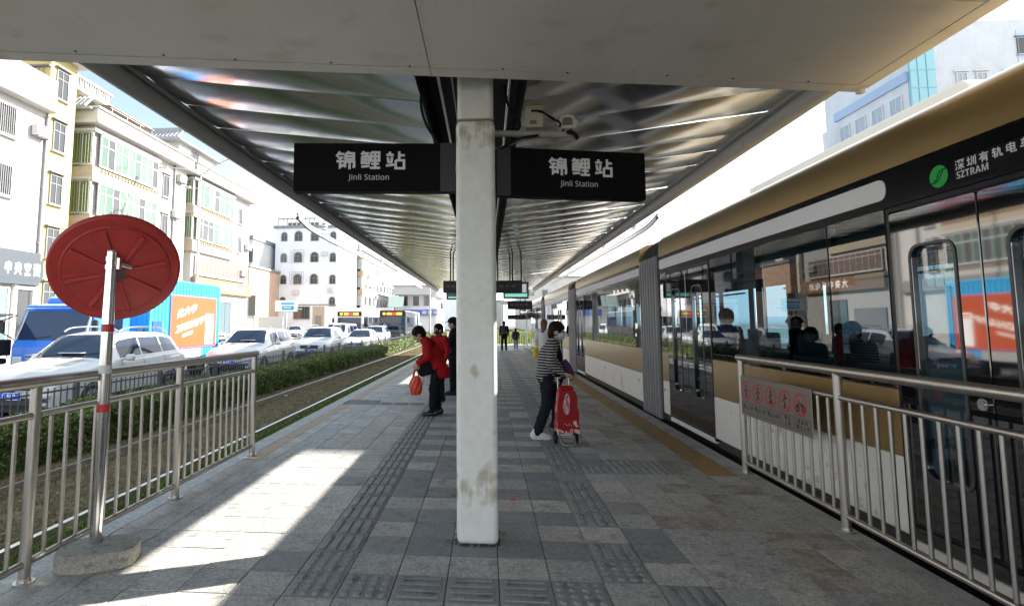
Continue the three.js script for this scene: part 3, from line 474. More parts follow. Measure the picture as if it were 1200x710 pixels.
{
  const T = 0.05;   // the side wall's thickness; local x = 0 is the outer face, z runs as in the world
  const slab = (name, z0, z1, y0, y1, mat, r = 0.006, px = 0) => mesh(name, muv(rbox(T, y1 - y0, Math.abs(z1 - z0), r, 0, 0, 0, 2), 0.5, rnd(), rnd()), mat, tram, [px + T / 2, (y0 + y1) / 2, (z0 + z1) / 2]);
  const roundRect = (w, h, r) => { const s = new THREE.Shape(), a = w / 2, b = h / 2; s.moveTo(-a + r, -b); s.lineTo(a - r, -b); s.quadraticCurveTo(a, -b, a, -b + r); s.lineTo(a, b - r); s.quadraticCurveTo(a, b, a - r, b); s.lineTo(-a + r, b); s.quadraticCurveTo(-a, b, -a, b - r); s.lineTo(-a, -b + r); s.quadraticCurveTo(-a, -b, -a + r, -b); return s; };
  const leaf = (z0, z1, knob) => {     // a door leaf with its tall rounded window; z0 is the nearer edge
    const w = Math.abs(z1 - z0) - 0.014, h = 2.15, s = roundRect(w, h, 0.02), ww = Math.min(0.34, w * 0.5), wh = 1.47; const hole = new THREE.Path(roundRect(ww, wh, 0.09).getPoints(8).map((p) => new THREE.Vector2(p.x, p.y + 0.09))); s.holes.push(hole);
    const d = mesh('door', new THREE.ExtrudeGeometry(s, { depth: 0.03, bevelEnabled: true, bevelSize: 0.004, bevelThickness: 0.004, bevelSegments: 1, curveSegments: 8 }).rotateY(-Math.PI / 2), mGloss, tram, [0.03, 0.10 + h / 2, (z0 + z1) / 2]);
    const pn = mesh('door_window', new THREE.ShapeGeometry(roundRect(ww, wh, 0.09), 8).rotateY(-Math.PI / 2), mDoorGlass, d, [-0.008, 0.09, 0]);
    const rim = roundRect(ww + 0.03, wh + 0.03, 0.10); rim.holes.push(new THREE.Path(roundRect(ww - 0.004, wh - 0.004, 0.088).getPoints(8)));
    mesh('window_seal', new THREE.ExtrudeGeometry(rim, { depth: 0.006, bevelEnabled: false, curveSegments: 8 }).rotateY(-Math.PI / 2), M(0.05, 0.05, 0.052, 0.4), d, [-0.034, 0.09, 0]);
    if (knob) mesh('door_button', [cyl(0.035, 0.035, 0.016, 0, 0, 0, 20).rotateZ(Math.PI / 2), cyl(0.02, 0.02, 0.024, 0, 0, 0, 16).rotateZ(Math.PI / 2)], mSteelBright, d, [-0.04, -0.13, knob * (w / 2 - 0.05)]);
    return d;
  };
  const roofProf = (() => { const p = new THREE.SplineCurve([[0, 2.57], [-0.003, 2.70], [0.012, 2.79], [0.05, 2.87], [0.12, 2.92], [0.22, 2.945], [0.36, 2.955]].map((q) => new THREE.Vector2(...q))).getPoints(30), s = new THREE.Shape(); p.forEach((q, i) => (i ? s.lineTo(q.x, q.y) : s.moveTo(q.x, q.y))); [...p].reverse().forEach((q) => s.lineTo(2.64 - q.x, q.y)); s.closePath(); return s; })();
  const bodySec = (z0, z1, doors, panes) => {    // z0 nearer, z1 farther
    const L = z0 - z1;
    mesh('roof', toCreasedNormals(new THREE.ExtrudeGeometry(roofProf, { depth: L, bevelEnabled: false }), 0.6).translate(0, 0, z1), mGold, tram);
    slab('upper_band', z0, z1, 2.30, 2.566, mBlackPaint);
    const cuts = [...doors].sort((a, b) => b[0] - a[0]); let z = z0; const segs = [];
    for (const [a, b] of cuts) { if (z - a > 0.02) segs.push([z, a]); z = b; } if (z - z1 > 0.02) segs.push([z, z1]);
    for (const [a, b] of segs) {
      const n = Math.max(1, Math.round((a - b) / 1.35)), st = (a - b) / n;
      for (let i = 0; i < n; i++) { slab('skirt_panel', a - i * st - 0.004, a - (i + 1) * st + 0.004, 0.10, 0.605, mPanel, 0.012); if (i % 2 === 0) mesh('panel_lock', rbox(0.008, 0.05, 0.03, 0.004), mDark, tram, [-0.002, 0.46, a - i * st - 0.25]); }
      slab('gold_panel', a - 0.003, b + 0.003, 0.609, 1.055, mGold, 0.008); slab('window_sill', a, b, 1.06, 1.13, mGloss);
      slab('skirt_valance', a, b, -0.02, 0.095, M(0.045, 0.043, 0.04, 0.8), 0.006, 0.05);
    }
    for (const [a, b] of doors) {
      const m = (a + b) / 2; leaf(a - 0.005, m + 0.002, 0); leaf(m - 0.002, b + 0.005, 1);
      slab('door_sill', a, b, 0.03, 0.09, mPanel, 0.01, -0.005); slab('door_header', a, b, 2.262, 2.298, mBlack, 0.004, -0.004);
      for (const e of [a, b]) mesh('door_jamb', span(-0.004, 0.06, 0.06, 2.29, e - 0.014, e + 0.014), mBlack, tram);
    }
    for (const [a, b] of panes) mesh('side_window', new THREE.PlaneGeometry(a - b - 0.02, 1.165).rotateY(-Math.PI / 2), a < -4.6 && a > -9 ? mGlassDark : mGlass, tram, [0.004, 1.715, (a + b) / 2]);
    const edges = [...new Set(panes.flat())]; for (const e of edges) slab('window_post', e + 0.022, e - 0.022, 1.13, 2.30, mBlack, 0.003, 0.012);
    // inside and far side
    mesh('floor', span(0.06, 2.58, 0.0, 0.09, z0, z1), M(0.09, 0.10, 0.11, 0.7), tram); mesh('inner_ceiling', span(0.06, 2.58, 2.33, 2.36, z0, z1), M(0.5, 0.5, 0.5, 0.5), tram);
    mesh('far_wall', [span(2.59, 2.64, 0.1, 1.06, z0, z1), span(2.59, 2.64, 2.2, 2.566, z0, z1)], mPanel, tram);
    const np = Math.max(2, Math.round(L / 1.5)); for (let i = 0; i <= np; i++) mesh('window_post', span(2.59, 2.64, 1.06, 2.2, z0 - i * L / np - 0.06, z0 - i * L / np + 0.06), mBlack, tram);
    for (let i = 0; i < np; i++) mesh('side_window', new THREE.PlaneGeometry(L / np - 0.14, 1.12).rotateY(Math.PI / 2), mClear, tram, [2.615, 1.63, z0 - (i + 0.5) * L / np]);
  };
  bodySec(3.2, -9.05, [[-2.60, -3.985], [-7.10, -8.72], [1.6, 0.1]], [[-0.1, -1.3], [-1.3, -2.56], [-4.02, -4.68], [-4.68, -5.92], [-5.92, -7.08], [-8.74, -9.04]]);
  bodySec(-10.2, -17.35, [[-16.0, -17.33]], [[-10.22, -11.6], [-11.6, -13.1], [-13.1, -14.5], [-14.5, -15.98]]);
  bodySec(-18.85, -26.6, [[-20.5, -21.9]], [[-18.87, -20.48], [-21.92, -23.4], [-23.4, -25], [-25, -26.58]]);
  bodySec(-28.0, -34.5, [[-30.2, -31.6]], [[-28.02, -30.18], [-31.62, -33], [-33, -34.48]]);
  // grey-white stripe along the upper band, its near end rounded
  const stripe = (z0, z1) => { const s = roundRect(z0 - z1, 0.15, 0.074); return new THREE.ExtrudeGeometry(s, { depth: 0.006, bevelEnabled: false, curveSegments: 8 }).rotateY(-Math.PI / 2).translate(0.002, 2.44, (z0 + z1) / 2); };
  mesh('stripe', stripe(-3.985, -9.04), mSilver, tram); for (const [a, b] of [[-10.22, -17.3], [-18.9, -26.5], [-28.1, -34.4]]) mesh('stripe', span(-0.004, 0.002, 2.37, 2.51, a, b), mSilver, tram);
  // emblem and lettering
  const logo = canvasTex(256, 256, (g) => { g.fillStyle = '#08080a'; g.fillRect(0, 0, 256, 256); g.fillStyle = '#2fae4f'; g.beginPath(); g.arc(128, 128, 122, 0, 7); g.fill(); g.strokeStyle = '#08080a'; g.lineWidth = 15; g.beginPath(); g.moveTo(236, 62); g.bezierCurveTo(170, 66, 138, 66, 118, 110); g.bezierCurveTo(104, 150, 108, 166, 60, 170); g.stroke(); g.beginPath(); g.moveTo(196, 88); g.bezierCurveTo(160, 88, 152, 130, 136, 156); g.bezierCurveTo(116, 190, 70, 188, 14, 192); g.stroke(); });
  const mLogo = M(1, 1, 1, 0.4, { specularIntensity: 0.3, map: logo });
  mesh('emblem', new THREE.CircleGeometry(0.072, 40).rotateY(-Math.PI / 2), mLogo, tram, [-0.002, 2.405, -3.535]);
  const words = canvasTex(1024, 256, (g, w, h) => { g.fillStyle = '#08080a'; g.fillRect(0, 0, w, h); [...'深圳有轨电车'].forEach((c, k) => glyph(g, c, 16 + k * 166, 14, 126, 17, '#d9d9d9')); g.fillStyle = '#d0d0d0'; g.font = 'bold 118px sans-serif'; g.fillText('SZTRAM', 20, 244); });
  mesh('lettering', new THREE.PlaneGeometry(0.49, 0.1225).rotateY(-Math.PI / 2), M(1, 1, 1, 0.4, { specularIntensity: 0.3, map: words }), tram, [-0.002, 2.41, -3.175]);
  // bellows: folded grey gaiters
  const bellows = (z0, z1) => {
    const n = Math.max(7, Math.round((z0 - z1) / 0.14)), pts = []; const out = [[0.05, -0.02], [0.05, 2.58], [0.09, 2.78], [0.2, 2.90], [0.36, 2.93], [2.3, 2.93], [2.5, 2.8], [2.59, 2.58], [2.59, -0.02]];
    const sm = new THREE.CatmullRomCurve3(out.map(([x, y]) => V(x, y, 0)), false, 'catmullrom', 0.05).getPoints(60), pos = [], idx = [], m = sm.length, K = n * 6;
    for (let i = 0; i <= K; i++) { const u = i / K, f = Math.abs(Math.sin(u * n * Math.PI)), o = 0.08 * (Math.pow(f, 1.5) - 0.9); for (let j = 0; j < m; j++) { const p = sm[j], cx = 1.32, k = p.y > 2.6 ? 1 : 0; pos.push(p.x - (p.x < cx ? 1 : -1) * o * (p.y > 2.85 ? 0.2 : 1), p.y + (k ? o * 0.8 : 0), z0 + (z1 - z0) * u); } }
    for (let i = 0; i < K; i++) for (let j = 0; j < m - 1; j++) { const a = i * m + j, b = a + m; idx.push(a, b, a + 1, a + 1, b, b + 1); }
    const g = new THREE.BufferGeometry(); g.setAttribute('position', new THREE.Float32BufferAttribute(pos, 3)); g.setAttribute('uv', new THREE.BufferAttribute(new Float32Array(pos.length / 3 * 2), 2)); g.setIndex(idx); g.computeVertexNormals();
    mesh('bellows', g, M(0.035, 0.035, 0.037, 0.6, { side: THREE.DoubleSide }), tram);
    for (let i = 0; i < n; i++) mesh('pleat_frame', span(-0.035, 0.03, -0.02, 2.60, z0 + (z1 - z0) * (i + 0.5) / n - 0.016, z0 + (z1 - z0) * (i + 0.5) / n + 0.016), M(0.36, 0.36, 0.37, 0.4), tram);
    mesh('bellows_frame', [span(-0.01, 0.05, 0.0, 2.62, z0, z0 + 0.04), span(-0.01, 0.05, 0.0, 2.62, z1, z1 - 0.04)], M(0.08, 0.08, 0.085, 0.5), tram);
  };
  bellows(-9.12, -10.13); bellows(-17.42, -18.78); bellows(-26.67, -27.93);
  // roof equipment cowls
  const cowl = (z0, z1, h) => { const s = new THREE.Shape(); s.moveTo(z1, 0); s.lineTo(z1 + 0.05, h); s.lineTo(z0 - 0.10, h); s.quadraticCurveTo(z0, h, z0, h * 0.4); s.lineTo(z0, 0); s.closePath(); return new THREE.ExtrudeGeometry(s, { depth: 1.2, bevelEnabled: true, bevelSize: 0.015, bevelThickness: 0.015, bevelSegments: 2 }).rotateY(-Math.PI / 2).translate(2.27, 2.96, 0); };
  const mCowl = M(0.66, 0.64, 0.58, 0.5);
  mesh('roof_cowl', cowl(-4.5, -8.2, 0.49), mCowl, tram); mesh('roof_cowl', cowl(-8.5, -10.9, 0.36), mCowl, tram); mesh('roof_cowl', [cowl(-11.6, -16.4, 0.36)], M(0.3, 0.3, 0.29, 0.6), tram);
  const ribs = []; for (let z = -8.6; z > -10.8; z -= 0.14) ribs.push(span(1.045, 1.053, 3.2, 3.29, z, z - 0.05)); mesh('roof_vent', ribs, mDark, tram);
  // seats, poles, grab rails
  const seat = (x, z, dir) => { const s = mesh('seat', [rbox(0.44, 0.08, 0.42, 0.03, 0, 0.46, 0), rbox(0.42, 0.62, 0.07, 0.03, 0, 0.80, 0.2 * dir), rbox(0.30, 0.2, 0.07, 0.035, 0, 1.2, 0.23 * dir), rbox(0.3, 0.36, 0.3, 0.03, 0, 0.25, 0.02)], M(0.10, 0.17, 0.20, 0.6), tram, [x, 0.1, z]); return s; };
  for (const z of [-4.5, -5.35, -6.25, -11.2, -12.1, -13.4, -14.3, -15.2, -19.4, -22.6, -24]) for (const x of [0.36, 0.84, 1.9, 2.36]) seat(x, z, x < 1 ? -1 : 1);
  for (const z of [-4.1, -7.0, -8.9, -10.4, -13.0, -15.9]) mesh('grab_pole', bar([0.62, 0.1, z], [0.62, 2.33, z], 0.017), mSteelBright, tram);
  for (const x of [0.62, 1.9]) mesh('grab_rail', [bar([x, 2.05, 2], [x, 2.05, -9], 0.016), bar([x, 2.05, -10.3], [x, 2.05, -17.3], 0.016)], mSteelBright, tram);
  for (const z of [-6.9, -14.0]) mesh('destination_screen', rbox(0.6, 0.28, 0.06, 0.01), mBlack, tram, [1.3, 2.1, z]);
  mesh('underframe', [span(0.15, 2.5, -0.3, 0.0, 3, -34)], mDark, tram);
}

// ---------- vehicles ----------
const mCarWhite = M(0.50, 0.51, 0.52, 0.3, { clearcoat: 0.8, clearcoatRoughness: 0.05 }), mCarSilver = M(0.45, 0.46, 0.48, 0.3, { clearcoat: 0.8, clearcoatRoughness: 0.05 });
const mCarGlass = M(0.008, 0.016, 0.036, 0.04, { ior: 1.5 }), mTyre = M(0.018, 0.018, 0.018, 0.9), mRim = M(0.4, 0.4, 0.41, 0.3, { metalness: 0.8 }), mLampGlass = M(0.55, 0.57, 0.6, 0.12, { clearcoat: 1 }), mTrim = M(0.02, 0.02, 0.022, 0.5);
const mPlate = M(1, 1, 1, 0.5); mPlate.map = canvasTex(256, 80, (g) => { g.fillStyle = '#1d46c8'; g.fillRect(0, 0, 256, 80); g.strokeStyle = '#dfe6ff'; g.lineWidth = 5; g.strokeRect(5, 5, 246, 70); g.fillStyle = '#eef2ff'; g.font = 'bold 60px sans-serif'; g.fillText('B SE0', 40, 61); });
const lerpT = (pts, s) => { for (let i = 1; i < pts.length; i++) if (s <= pts[i][0]) { const [a, ...A] = pts[i - 1], [b, ...B] = pts[i]; let t = (s - a) / (b - a); t = Math.max(0, t); const u = t * t * (3 - 2 * t) * 0.5 + t * 0.5; return A.map((v, k) => v + (B[k] - v) * u); } return pts[pts.length - 1].slice(1); };
// a car body lofted along its length; table rows: [s, roof height, roof half width, belt height, half width, bottom]
function carShell(tab, L) {
  const P = (s, t) => {      // t 0 = roof centre, 1 = sill; sign = side
    const sd = t < 0 ? -1 : 1, a = Math.min(1, Math.abs(t)), [r, wr, b, w, lo] = lerpT(tab, s); let x, y;
    const K = [[0, 0, r], [0.22, wr * 0.8, r - 0.018], [0.30, wr, r - 0.055], [0.52, w * 0.955, b], [0.58, w * 0.985, b - 0.05], [0.75, w, b - 0.24], [0.92, w * 0.985, lo + 0.14], [1, w * 0.94, lo]];
    for (let i = 1; i < K.length; i++) if (a <= K[i][0] + 1e-6) { const k = (a - K[i - 1][0]) / (K[i][0] - K[i - 1][0]); x = K[i - 1][1] + (K[i][1] - K[i - 1][1]) * k; y = K[i - 1][2] + (K[i][2] - K[i - 1][2]) * k; break; }
    return [sd * x, y, -s];
  };
  const grid = (s0, s1, t0, t1, n, m, off) => {
    const pos = [], idx = []; for (let i = 0; i <= n; i++) for (let j = 0; j <= m; j++) {
      const s = s0 + (s1 - s0) * i / n, t = t0 + (t1 - t0) * j / m, p = V(...P(s, t)); if (off) { const e = 0.012, A = V(...P(Math.min(L, s + e), t)).sub(V(...P(Math.max(0, s - e), t))), B = V(...P(s, t + e)).sub(V(...P(s, t - e))), N = A.cross(B).normalize(); if (N.dot(V(p.x, p.y - 0.6, 0)) < 0) N.negate(); p.addScaledVector(N, off); } pos.push(p.x, p.y, p.z);
    }
    for (let i = 0; i < n; i++) for (let j = 0; j < m; j++) { const a = i * (m + 1) + j, b = a + m + 1; idx.push(a, a + 1, b, b, a + 1, b + 1); }
    const g = new THREE.BufferGeometry(); g.setAttribute('position', new THREE.Float32BufferAttribute(pos, 3)); g.setAttribute('uv', new THREE.BufferAttribute(new Float32Array(pos.length / 3 * 2), 2)); g.setIndex(idx); g.computeVertexNormals(); return g;
  };
  const ends = (s) => { const pos = [], idx = [], m = 40; pos.push(0, 0.6, -s); for (let j = 0; j <= m; j++) pos.push(...P(s, -1 + 2 * j / m)); for (let j = 1; j <= m; j++) idx.push(0, j, j + 1); const g = new THREE.BufferGeometry(); g.setAttribute('position', new THREE.Float32BufferAttribute(pos, 3)); g.setIndex(idx); g.computeVertexNormals(); return g; };
  return { P, grid, ends };
}
function makeCar(kind, label, mat) {
  const suv = kind === 'suv', van = kind === 'van', L = suv ? 4.6 : van ? 4.7 : 4.55, w = 0.92;
  const tab = suv ? [[0, 0.78, 0.62, 0.66, 0.72, 0.30], [0.12, 0.93, 0.74, 0.80, 0.86, 0.22], [0.5, 1.02, 0.80, 0.90, w, 0.2], [1.18, 1.10, 0.82, 1.0, w, 0.2], [1.95, 1.60, 0.64, 1.04, w, 0.2], [2.5, 1.66, 0.66, 1.06, w, 0.2], [3.6, 1.64, 0.64, 1.10, w, 0.2], [4.1, 1.56, 0.60, 1.12, 0.9, 0.24], [4.42, 1.18, 0.70, 1.08, 0.86, 0.3], [4.6, 1.0, 0.66, 0.9, 0.78, 0.36]]
    : van ? [[0, 0.85, 0.66, 0.7, 0.74, 0.30], [0.12, 1.0, 0.72, 0.86, 0.82, 0.22], [0.5, 1.12, 0.74, 0.98, 0.86, 0.2], [0.8, 1.2, 0.76, 1.04, 0.88, 0.2], [1.5, 1.78, 0.68, 1.08, 0.88, 0.2], [2.2, 1.84, 0.70, 1.08, 0.88, 0.2], [4.3, 1.83, 0.70, 1.08, 0.88, 0.22], [4.6, 1.7, 0.68, 1.06, 0.86, 0.3], [4.7, 1.1, 0.7, 0.9, 0.8, 0.35]]
      : [[0, 0.68, 0.60, 0.58, 0.70, 0.28], [0.14, 0.80, 0.72, 0.70, 0.83, 0.2], [0.6, 0.90, 0.78, 0.80, 0.89, 0.17], [1.15, 0.97, 0.80, 0.89, 0.9, 0.17], [2.0, 1.42, 0.58, 0.93, 0.9, 0.17], [2.6, 1.47, 0.60, 0.95, 0.9, 0.17], [3.2, 1.42, 0.58, 0.97, 0.9, 0.17], [3.85, 1.06, 0.72, 0.98, 0.88, 0.2], [4.4, 1.02, 0.72, 0.92, 0.84, 0.26], [4.55, 0.9, 0.66, 0.8, 0.78, 0.32]];
  const c = thing('parked_car', label, 'car', [0, 0, 0], 'cars queueing on the road'); const S = carShell(tab, L);
  mesh('body', [S.grid(0, L, -1, 1, 60, 56, 0), S.ends(0), S.ends(L)], mat, c);
  const ws = suv ? [1.26, 1.90] : van ? [0.86, 1.46] : [1.23, 1.96];
  mesh('windscreen', S.grid(ws[0], ws[1], -0.265, 0.265, 10, 16, 0.006), mCarGlass, c);
  const sw = suv ? [[1.78, 2.52], [2.58, 3.36], [3.42, 4.0]] : van ? [[1.25, 1.95], [2.02, 3.1], [3.17, 4.3]] : [[1.85, 2.55], [2.61, 3.35]];
  for (const [a, b] of sw) for (const d of [1, -1]) mesh('side_window', S.grid(a, b, d * 0.335, d * 0.495, 8, 4, 0.006), mCarGlass, c);
  mesh('rear_window', S.grid(suv ? 4.13 : van ? 4.35 : 3.25, suv ? 4.38 : van ? 4.58 : 3.78, -0.25, 0.25, 6, 10, 0.006), mCarGlass, c);
  const wb = suv ? [0.88, 3.62] : van ? [0.75, 3.75] : [0.86, 3.6], R = suv ? 0.35 : 0.32;
  for (const s of wb) for (const d of [1, -1]) {
    mesh('wheel_arch', cyl(R + 0.06, R + 0.06, 0.05, 0, 0, 0, 28).rotateZ(Math.PI / 2), mTrim, c, [d * (w - 0.035), R, -s]);
    const wh = mesh('wheel', new THREE.TorusGeometry(R - 0.085, 0.085, 12, 28).rotateY(Math.PI / 2).scale(1.25, 1, 1), mTyre, c, [d * (w - 0.065), R, -s]);
    const sp = [new THREE.TorusGeometry(R - 0.14, 0.02, 8, 24).rotateY(Math.PI / 2), cyl(0.05, 0.05, 0.05, 0, 0, 0, 12).rotateZ(Math.PI / 2)]; for (let k = 0; k < 5; k++) sp.push(rbox(0.03, R - 0.16, 0.05, 0.008, 0, (R - 0.16) / 2, 0).rotateX(k * 1.2566)); mesh('rim', sp, mRim, wh, [d * 0.05, 0, 0]);
  }
  for (const d of [1, -1]) {
    mesh('headlight', S.grid(0.05, 0.46, d * 0.53, d * 0.62, 6, 4, 0.008), mLampGlass, c);
    mesh('wing_mirror', [rbox(0.20, 0.14, 0.12, 0.05, d * (w + 0.14), suv ? 1.10 : van ? 1.15 : 1.0, -(ws[1] - 0.1)), bar([d * (w - 0.04), suv ? 1.06 : van ? 1.1 : 0.96, -(ws[1] - 0.06)], [d * (w + 0.1), suv ? 1.08 : van ? 1.12 : 0.98, -(ws[1] - 0.1)], 0.025)], mat, c);
    if (suv) mesh('roof_rail', tube([[d * 0.63, 1.64, -2.0], [d * 0.64, 1.72, -2.2], [d * 0.64, 1.71, -3.6], [d * 0.62, 1.60, -3.95]], 0.02, 20, 6), mRim, c);
    mesh('door_handle', [rbox(0.03, 0.03, 0.17, 0.01, d * (w + 0.005), (suv ? 0.9 : 0.8), -2.4), rbox(0.03, 0.03, 0.17, 0.01, d * (w + 0.005), (suv ? 0.92 : 0.82), -3.25)], mat, c);
  }
  mesh('grille', rbox(0.9, 0.16, 0.05, 0.03, 0, suv ? 0.68 : 0.56, 0.015), mTrim, c); mesh('lower_grille', rbox(1.2, 0.14, 0.05, 0.03, 0, 0.38, -0.01), mTrim, c);
  mesh('bumper', rbox(1.5, 0.1, 0.1, 0.04, 0, 0.5, -0.01), mat, c);
  mesh('licence_plate', new THREE.PlaneGeometry(0.44, 0.14).translate(0, 0.5, 0.045), mPlate, c);
  mesh('wiper', [bar([-0.5, S.P(ws[0], 0.2)[1] + 0.03, -ws[0] - 0.02], [0.05, S.P(ws[0] + 0.16, 0.02)[1] + 0.02, -ws[0] - 0.14], 0.008), bar([0.1, S.P(ws[0], 0.05)[1] + 0.03, -ws[0] - 0.02], [0.62, S.P(ws[0] + 0.16, 0.2)[1] + 0.02, -ws[0] - 0.14], 0.008)], mTrim, c);
  if (suv) for (const d of [1, -1]) { mesh('sill_cladding', S.grid(0.5, L - 0.35, d * 0.90, d * 0.99, 20, 3, 0.012), mTrim, c); for (const sd of [1.78, 2.55, 3.39]) mesh('door_seam', S.grid(sd, sd + 0.012, d * 0.53, d * 0.9, 1, 8, 0.003), mTrim, c); mesh('window_trim', S.grid(1.6, 4.05, d * 0.497, d * 0.512, 24, 1, 0.009), mRim, c); }
  mesh('bonnet_emblem', rbox(0.14, 0.1, 0.02, 0.04, 0, suv ? 0.70 : 0.60, 0.045), mRim, c); for (const d of [1, -1]) mesh('fog_lamp', rbox(0.16, 0.08, 0.03, 0.03, d * 0.62, 0.42, 0.0), mTrim, c);
  mesh('dash_papers', rbox(0.5, 0.012, 0.14, 0.005, 0.1, S.P(ws[0] + 0.12, 0)[1] + 0.012, -ws[0] - 0.06), mLampGlass, c);
  mesh('underbody', span(-0.8, 0.8, 0.16, 0.5, -0.3, -L + 0.3), mTrim, c);
  return c;
}
{
  const suv = makeCar('suv', 'nearest white car with roof rails, beside the left railing and mirror pole', mCarWhite); suv.position.set(-8.72, YR, -9.55); suv.rotation.y = 0.02;
  copyOf(suv, 'second white car in the queue, its windscreen right of the blue container truck', [-8.85, YR, -18.3], 0.015);
  copyOf(suv, 'third white car in the queue, just right of the blue and white road sign', [-8.75, YR, -26.6], 0.02);
  copyOf(suv, 'white car in the queue directly in front of the right-hand bus', [-9.0, YR, -42.3], 0.02);
  copyOf(suv, 'white car parked before the shops beyond the far end of the blue container', [-22.0, YR + 0.12, -44], 1.35);
  const sedan = makeCar('sedan', 'low white saloon car in the queue between hedge fence and white van', mCarWhite); sedan.position.set(-8.0, YR, -32.8);
  copyOf(sedan, 'white saloon parked in front of the arched-window building', [-20.6, YR + 0.12, -58], 0.4);
  copyOf(sedan, 'white saloon in the queue farthest back beside the hedge end', [-8.3, YR, -52]);
  const van = makeCar('van', 'white minivan in the queue in front of the left-hand bus', mCarWhite); van.position.set(-10.75, YR, -37.5);
  copyOf(van, 'white minivan with teal windscreen far along the queue beside the red-jacketed man', [-8.6, YR, -62]);
}
// blue truck with the container
{
  const t = thing('blue_truck', 'blue lorry carrying a bright blue corrugated container with an orange advert', 'truck', [-11.25, YR, -13.35]);
  const mBlue = M(0.03, 0.17, 0.62, 0.35, { clearcoat: 0.5 }), mSky = M(0.04, 0.40, 0.72, 0.45), mDk = M(0.02, 0.08, 0.45, 0.45);
  const s = new THREE.Shape(); [[0, 0.5], [0, 1.22], [-0.06, 1.36], [-0.36, 2.18], [-0.48, 2.26], [-1.65, 2.26], [-1.65, 0.5]].forEach(([z, y], i) => (i ? s.lineTo(z, y) : s.moveTo(z, y))); s.closePath();
  mesh('cab', new THREE.ExtrudeGeometry(s, { depth: 1.92, bevelEnabled: true, bevelSize: 0.05, bevelThickness: 0.06, bevelSegments: 4 }).rotateY(-Math.PI / 2).translate(0.96, 0, 0).rotateY(0), mBlue, t);
  // the cab's nose faces the viewer: the shape's z grows towards +z
  const slope = Math.atan2(0.30, 0.82);
  mesh('windscreen', rbox(1.78, 0.80, 0.02, 0.04).rotateX(-slope).translate(0, 1.78, -0.152), M(0.02, 0.035, 0.08, 0.05, { ior: 1.8 }), t);
  for (const d of [1, -1]) mesh('pillar_trim', bar([d * 0.94, 1.38, 0.0], [d * 0.9, 2.16, -0.31], 0.035), mRim, t);
  for (const d of [1, -1]) { mesh('side_window', rbox(0.02, 0.6, 0.8, 0.06, d * 1.025, 1.78, -0.95), mCarGlass, t); mesh('wing_mirror', [rbox(0.16, 0.34, 0.08, 0.03, d * 1.28, 1.75, 0.08), bar([d * 1.0, 2.05, -0.1], [d * 1.28, 1.9, 0.08], 0.015), bar([d * 1.0, 1.4, -0.05], [d * 1.28, 1.6, 0.08], 0.015)], mTrim, t); mesh('headlight', rbox(0.26, 0.24, 0.06, 0.05, d * 0.82, 0.86, 0.05), mLampGlass, t); }
  mesh('grille', [rbox(1.2, 0.05, 0.03, 0.01, 0, 1.02, 0.055), rbox(1.2, 0.05, 0.03, 0.01, 0, 0.92, 0.055), rbox(1.2, 0.05, 0.03, 0.01, 0, 0.82, 0.055)], mRim, t);
  mesh('bumper', rbox(2.0, 0.26, 0.16, 0.05, 0, 0.6, 0.06), mRim, t); mesh('wiper', [bar([-0.6, 1.42, 0.0], [0.0, 1.5, -0.03], 0.01), bar([0.1, 1.42, 0.0], [0.7, 1.5, -0.03], 0.01)], mTrim, t);
  mesh('sun_visor', rbox(1.7, 0.05, 0.22, 0.02).rotateX(0.3).translate(0, 2.30, -0.28), mBlue, t);
  mesh('roof_deflector', rbox(1.5, 0.34, 0.5, 0.12).rotateX(0.35).translate(0, 2.42, -0.9), mBlue, t);
  mesh('chassis', [span(-0.5, 0.5, 0.45, 0.66, -1.4, -6.9)], mTrim, t);
  for (const z of [-0.75, -5.7]) for (const d of [1, -1]) { const w = mesh('wheel', cyl(0.4, 0.4, 0.24, 0, 0, 0, 24).rotateZ(Math.PI / 2), mTyre, t, [d * 0.85, 0.4, z]); mesh('rim', cyl(0.22, 0.22, 0.26, 0, 0, 0, 16).rotateZ(Math.PI / 2), mRim, w); }
  // container: corrugated sheets
  const corr = (L, h, n) => { const p = new THREE.Shape(); const k = L / n; p.moveTo(0, -0.03); p.lineTo(0, 0); for (let i = 0; i < n; i++) { p.lineTo(i * k + k * 0.15, 0.0); p.lineTo(i * k + k * 0.3, 0.035); p.lineTo(i * k + k * 0.65, 0.035); p.lineTo(i * k + k * 0.8, 0); } p.lineTo(L, 0); p.lineTo(L, -0.03); p.closePath(); return new THREE.ExtrudeGeometry(p, { depth: h, bevelEnabled: false }).rotateX(-Math.PI / 2); };
  const CZ0 = -2.4, CZ1 = -6.6, CH = 2.5, y0 = 0.66;
  mesh('container_wall', corr(CZ0 - CZ1, CH, 22).rotateY(-Math.PI / 2).translate(1.12, y0, CZ1), mSky, t); mesh('container_wall', corr(CZ0 - CZ1, CH, 22).rotateY(Math.PI / 2).translate(-1.12, y0, CZ0), mSky, t);
  mesh('container_end', corr(2.2, CH, 12).rotateY(Math.PI).translate(1.1, y0, CZ0), mSky, t); mesh('container_end', corr(2.2, CH, 12).translate(-1.1, y0, CZ1), mSky, t);
  mesh('container_roof', rbox(2.3, 0.08, CZ0 - CZ1 + 0.04, 0.02, 0, y0 + CH + 0.04, (CZ0 + CZ1) / 2), mSky, t);
  for (const x of [1.13, -1.13]) for (const z of [CZ0, CZ1]) mesh('corner_post', rbox(0.09, CH + 0.04, 0.09, 0.01, x, y0 + CH / 2, z), mSky, t);
  mesh('blue_panel', rbox(0.03, 1.0, 0.5, 0.005, 1.165, y0 + 0.75, CZ0 - 0.35), mDk, t); mesh('black_hatch', rbox(0.03, 0.5, 0.32, 0.01, 1.0, y0 + 0.75, CZ0 + 0.2), mTrim, t);
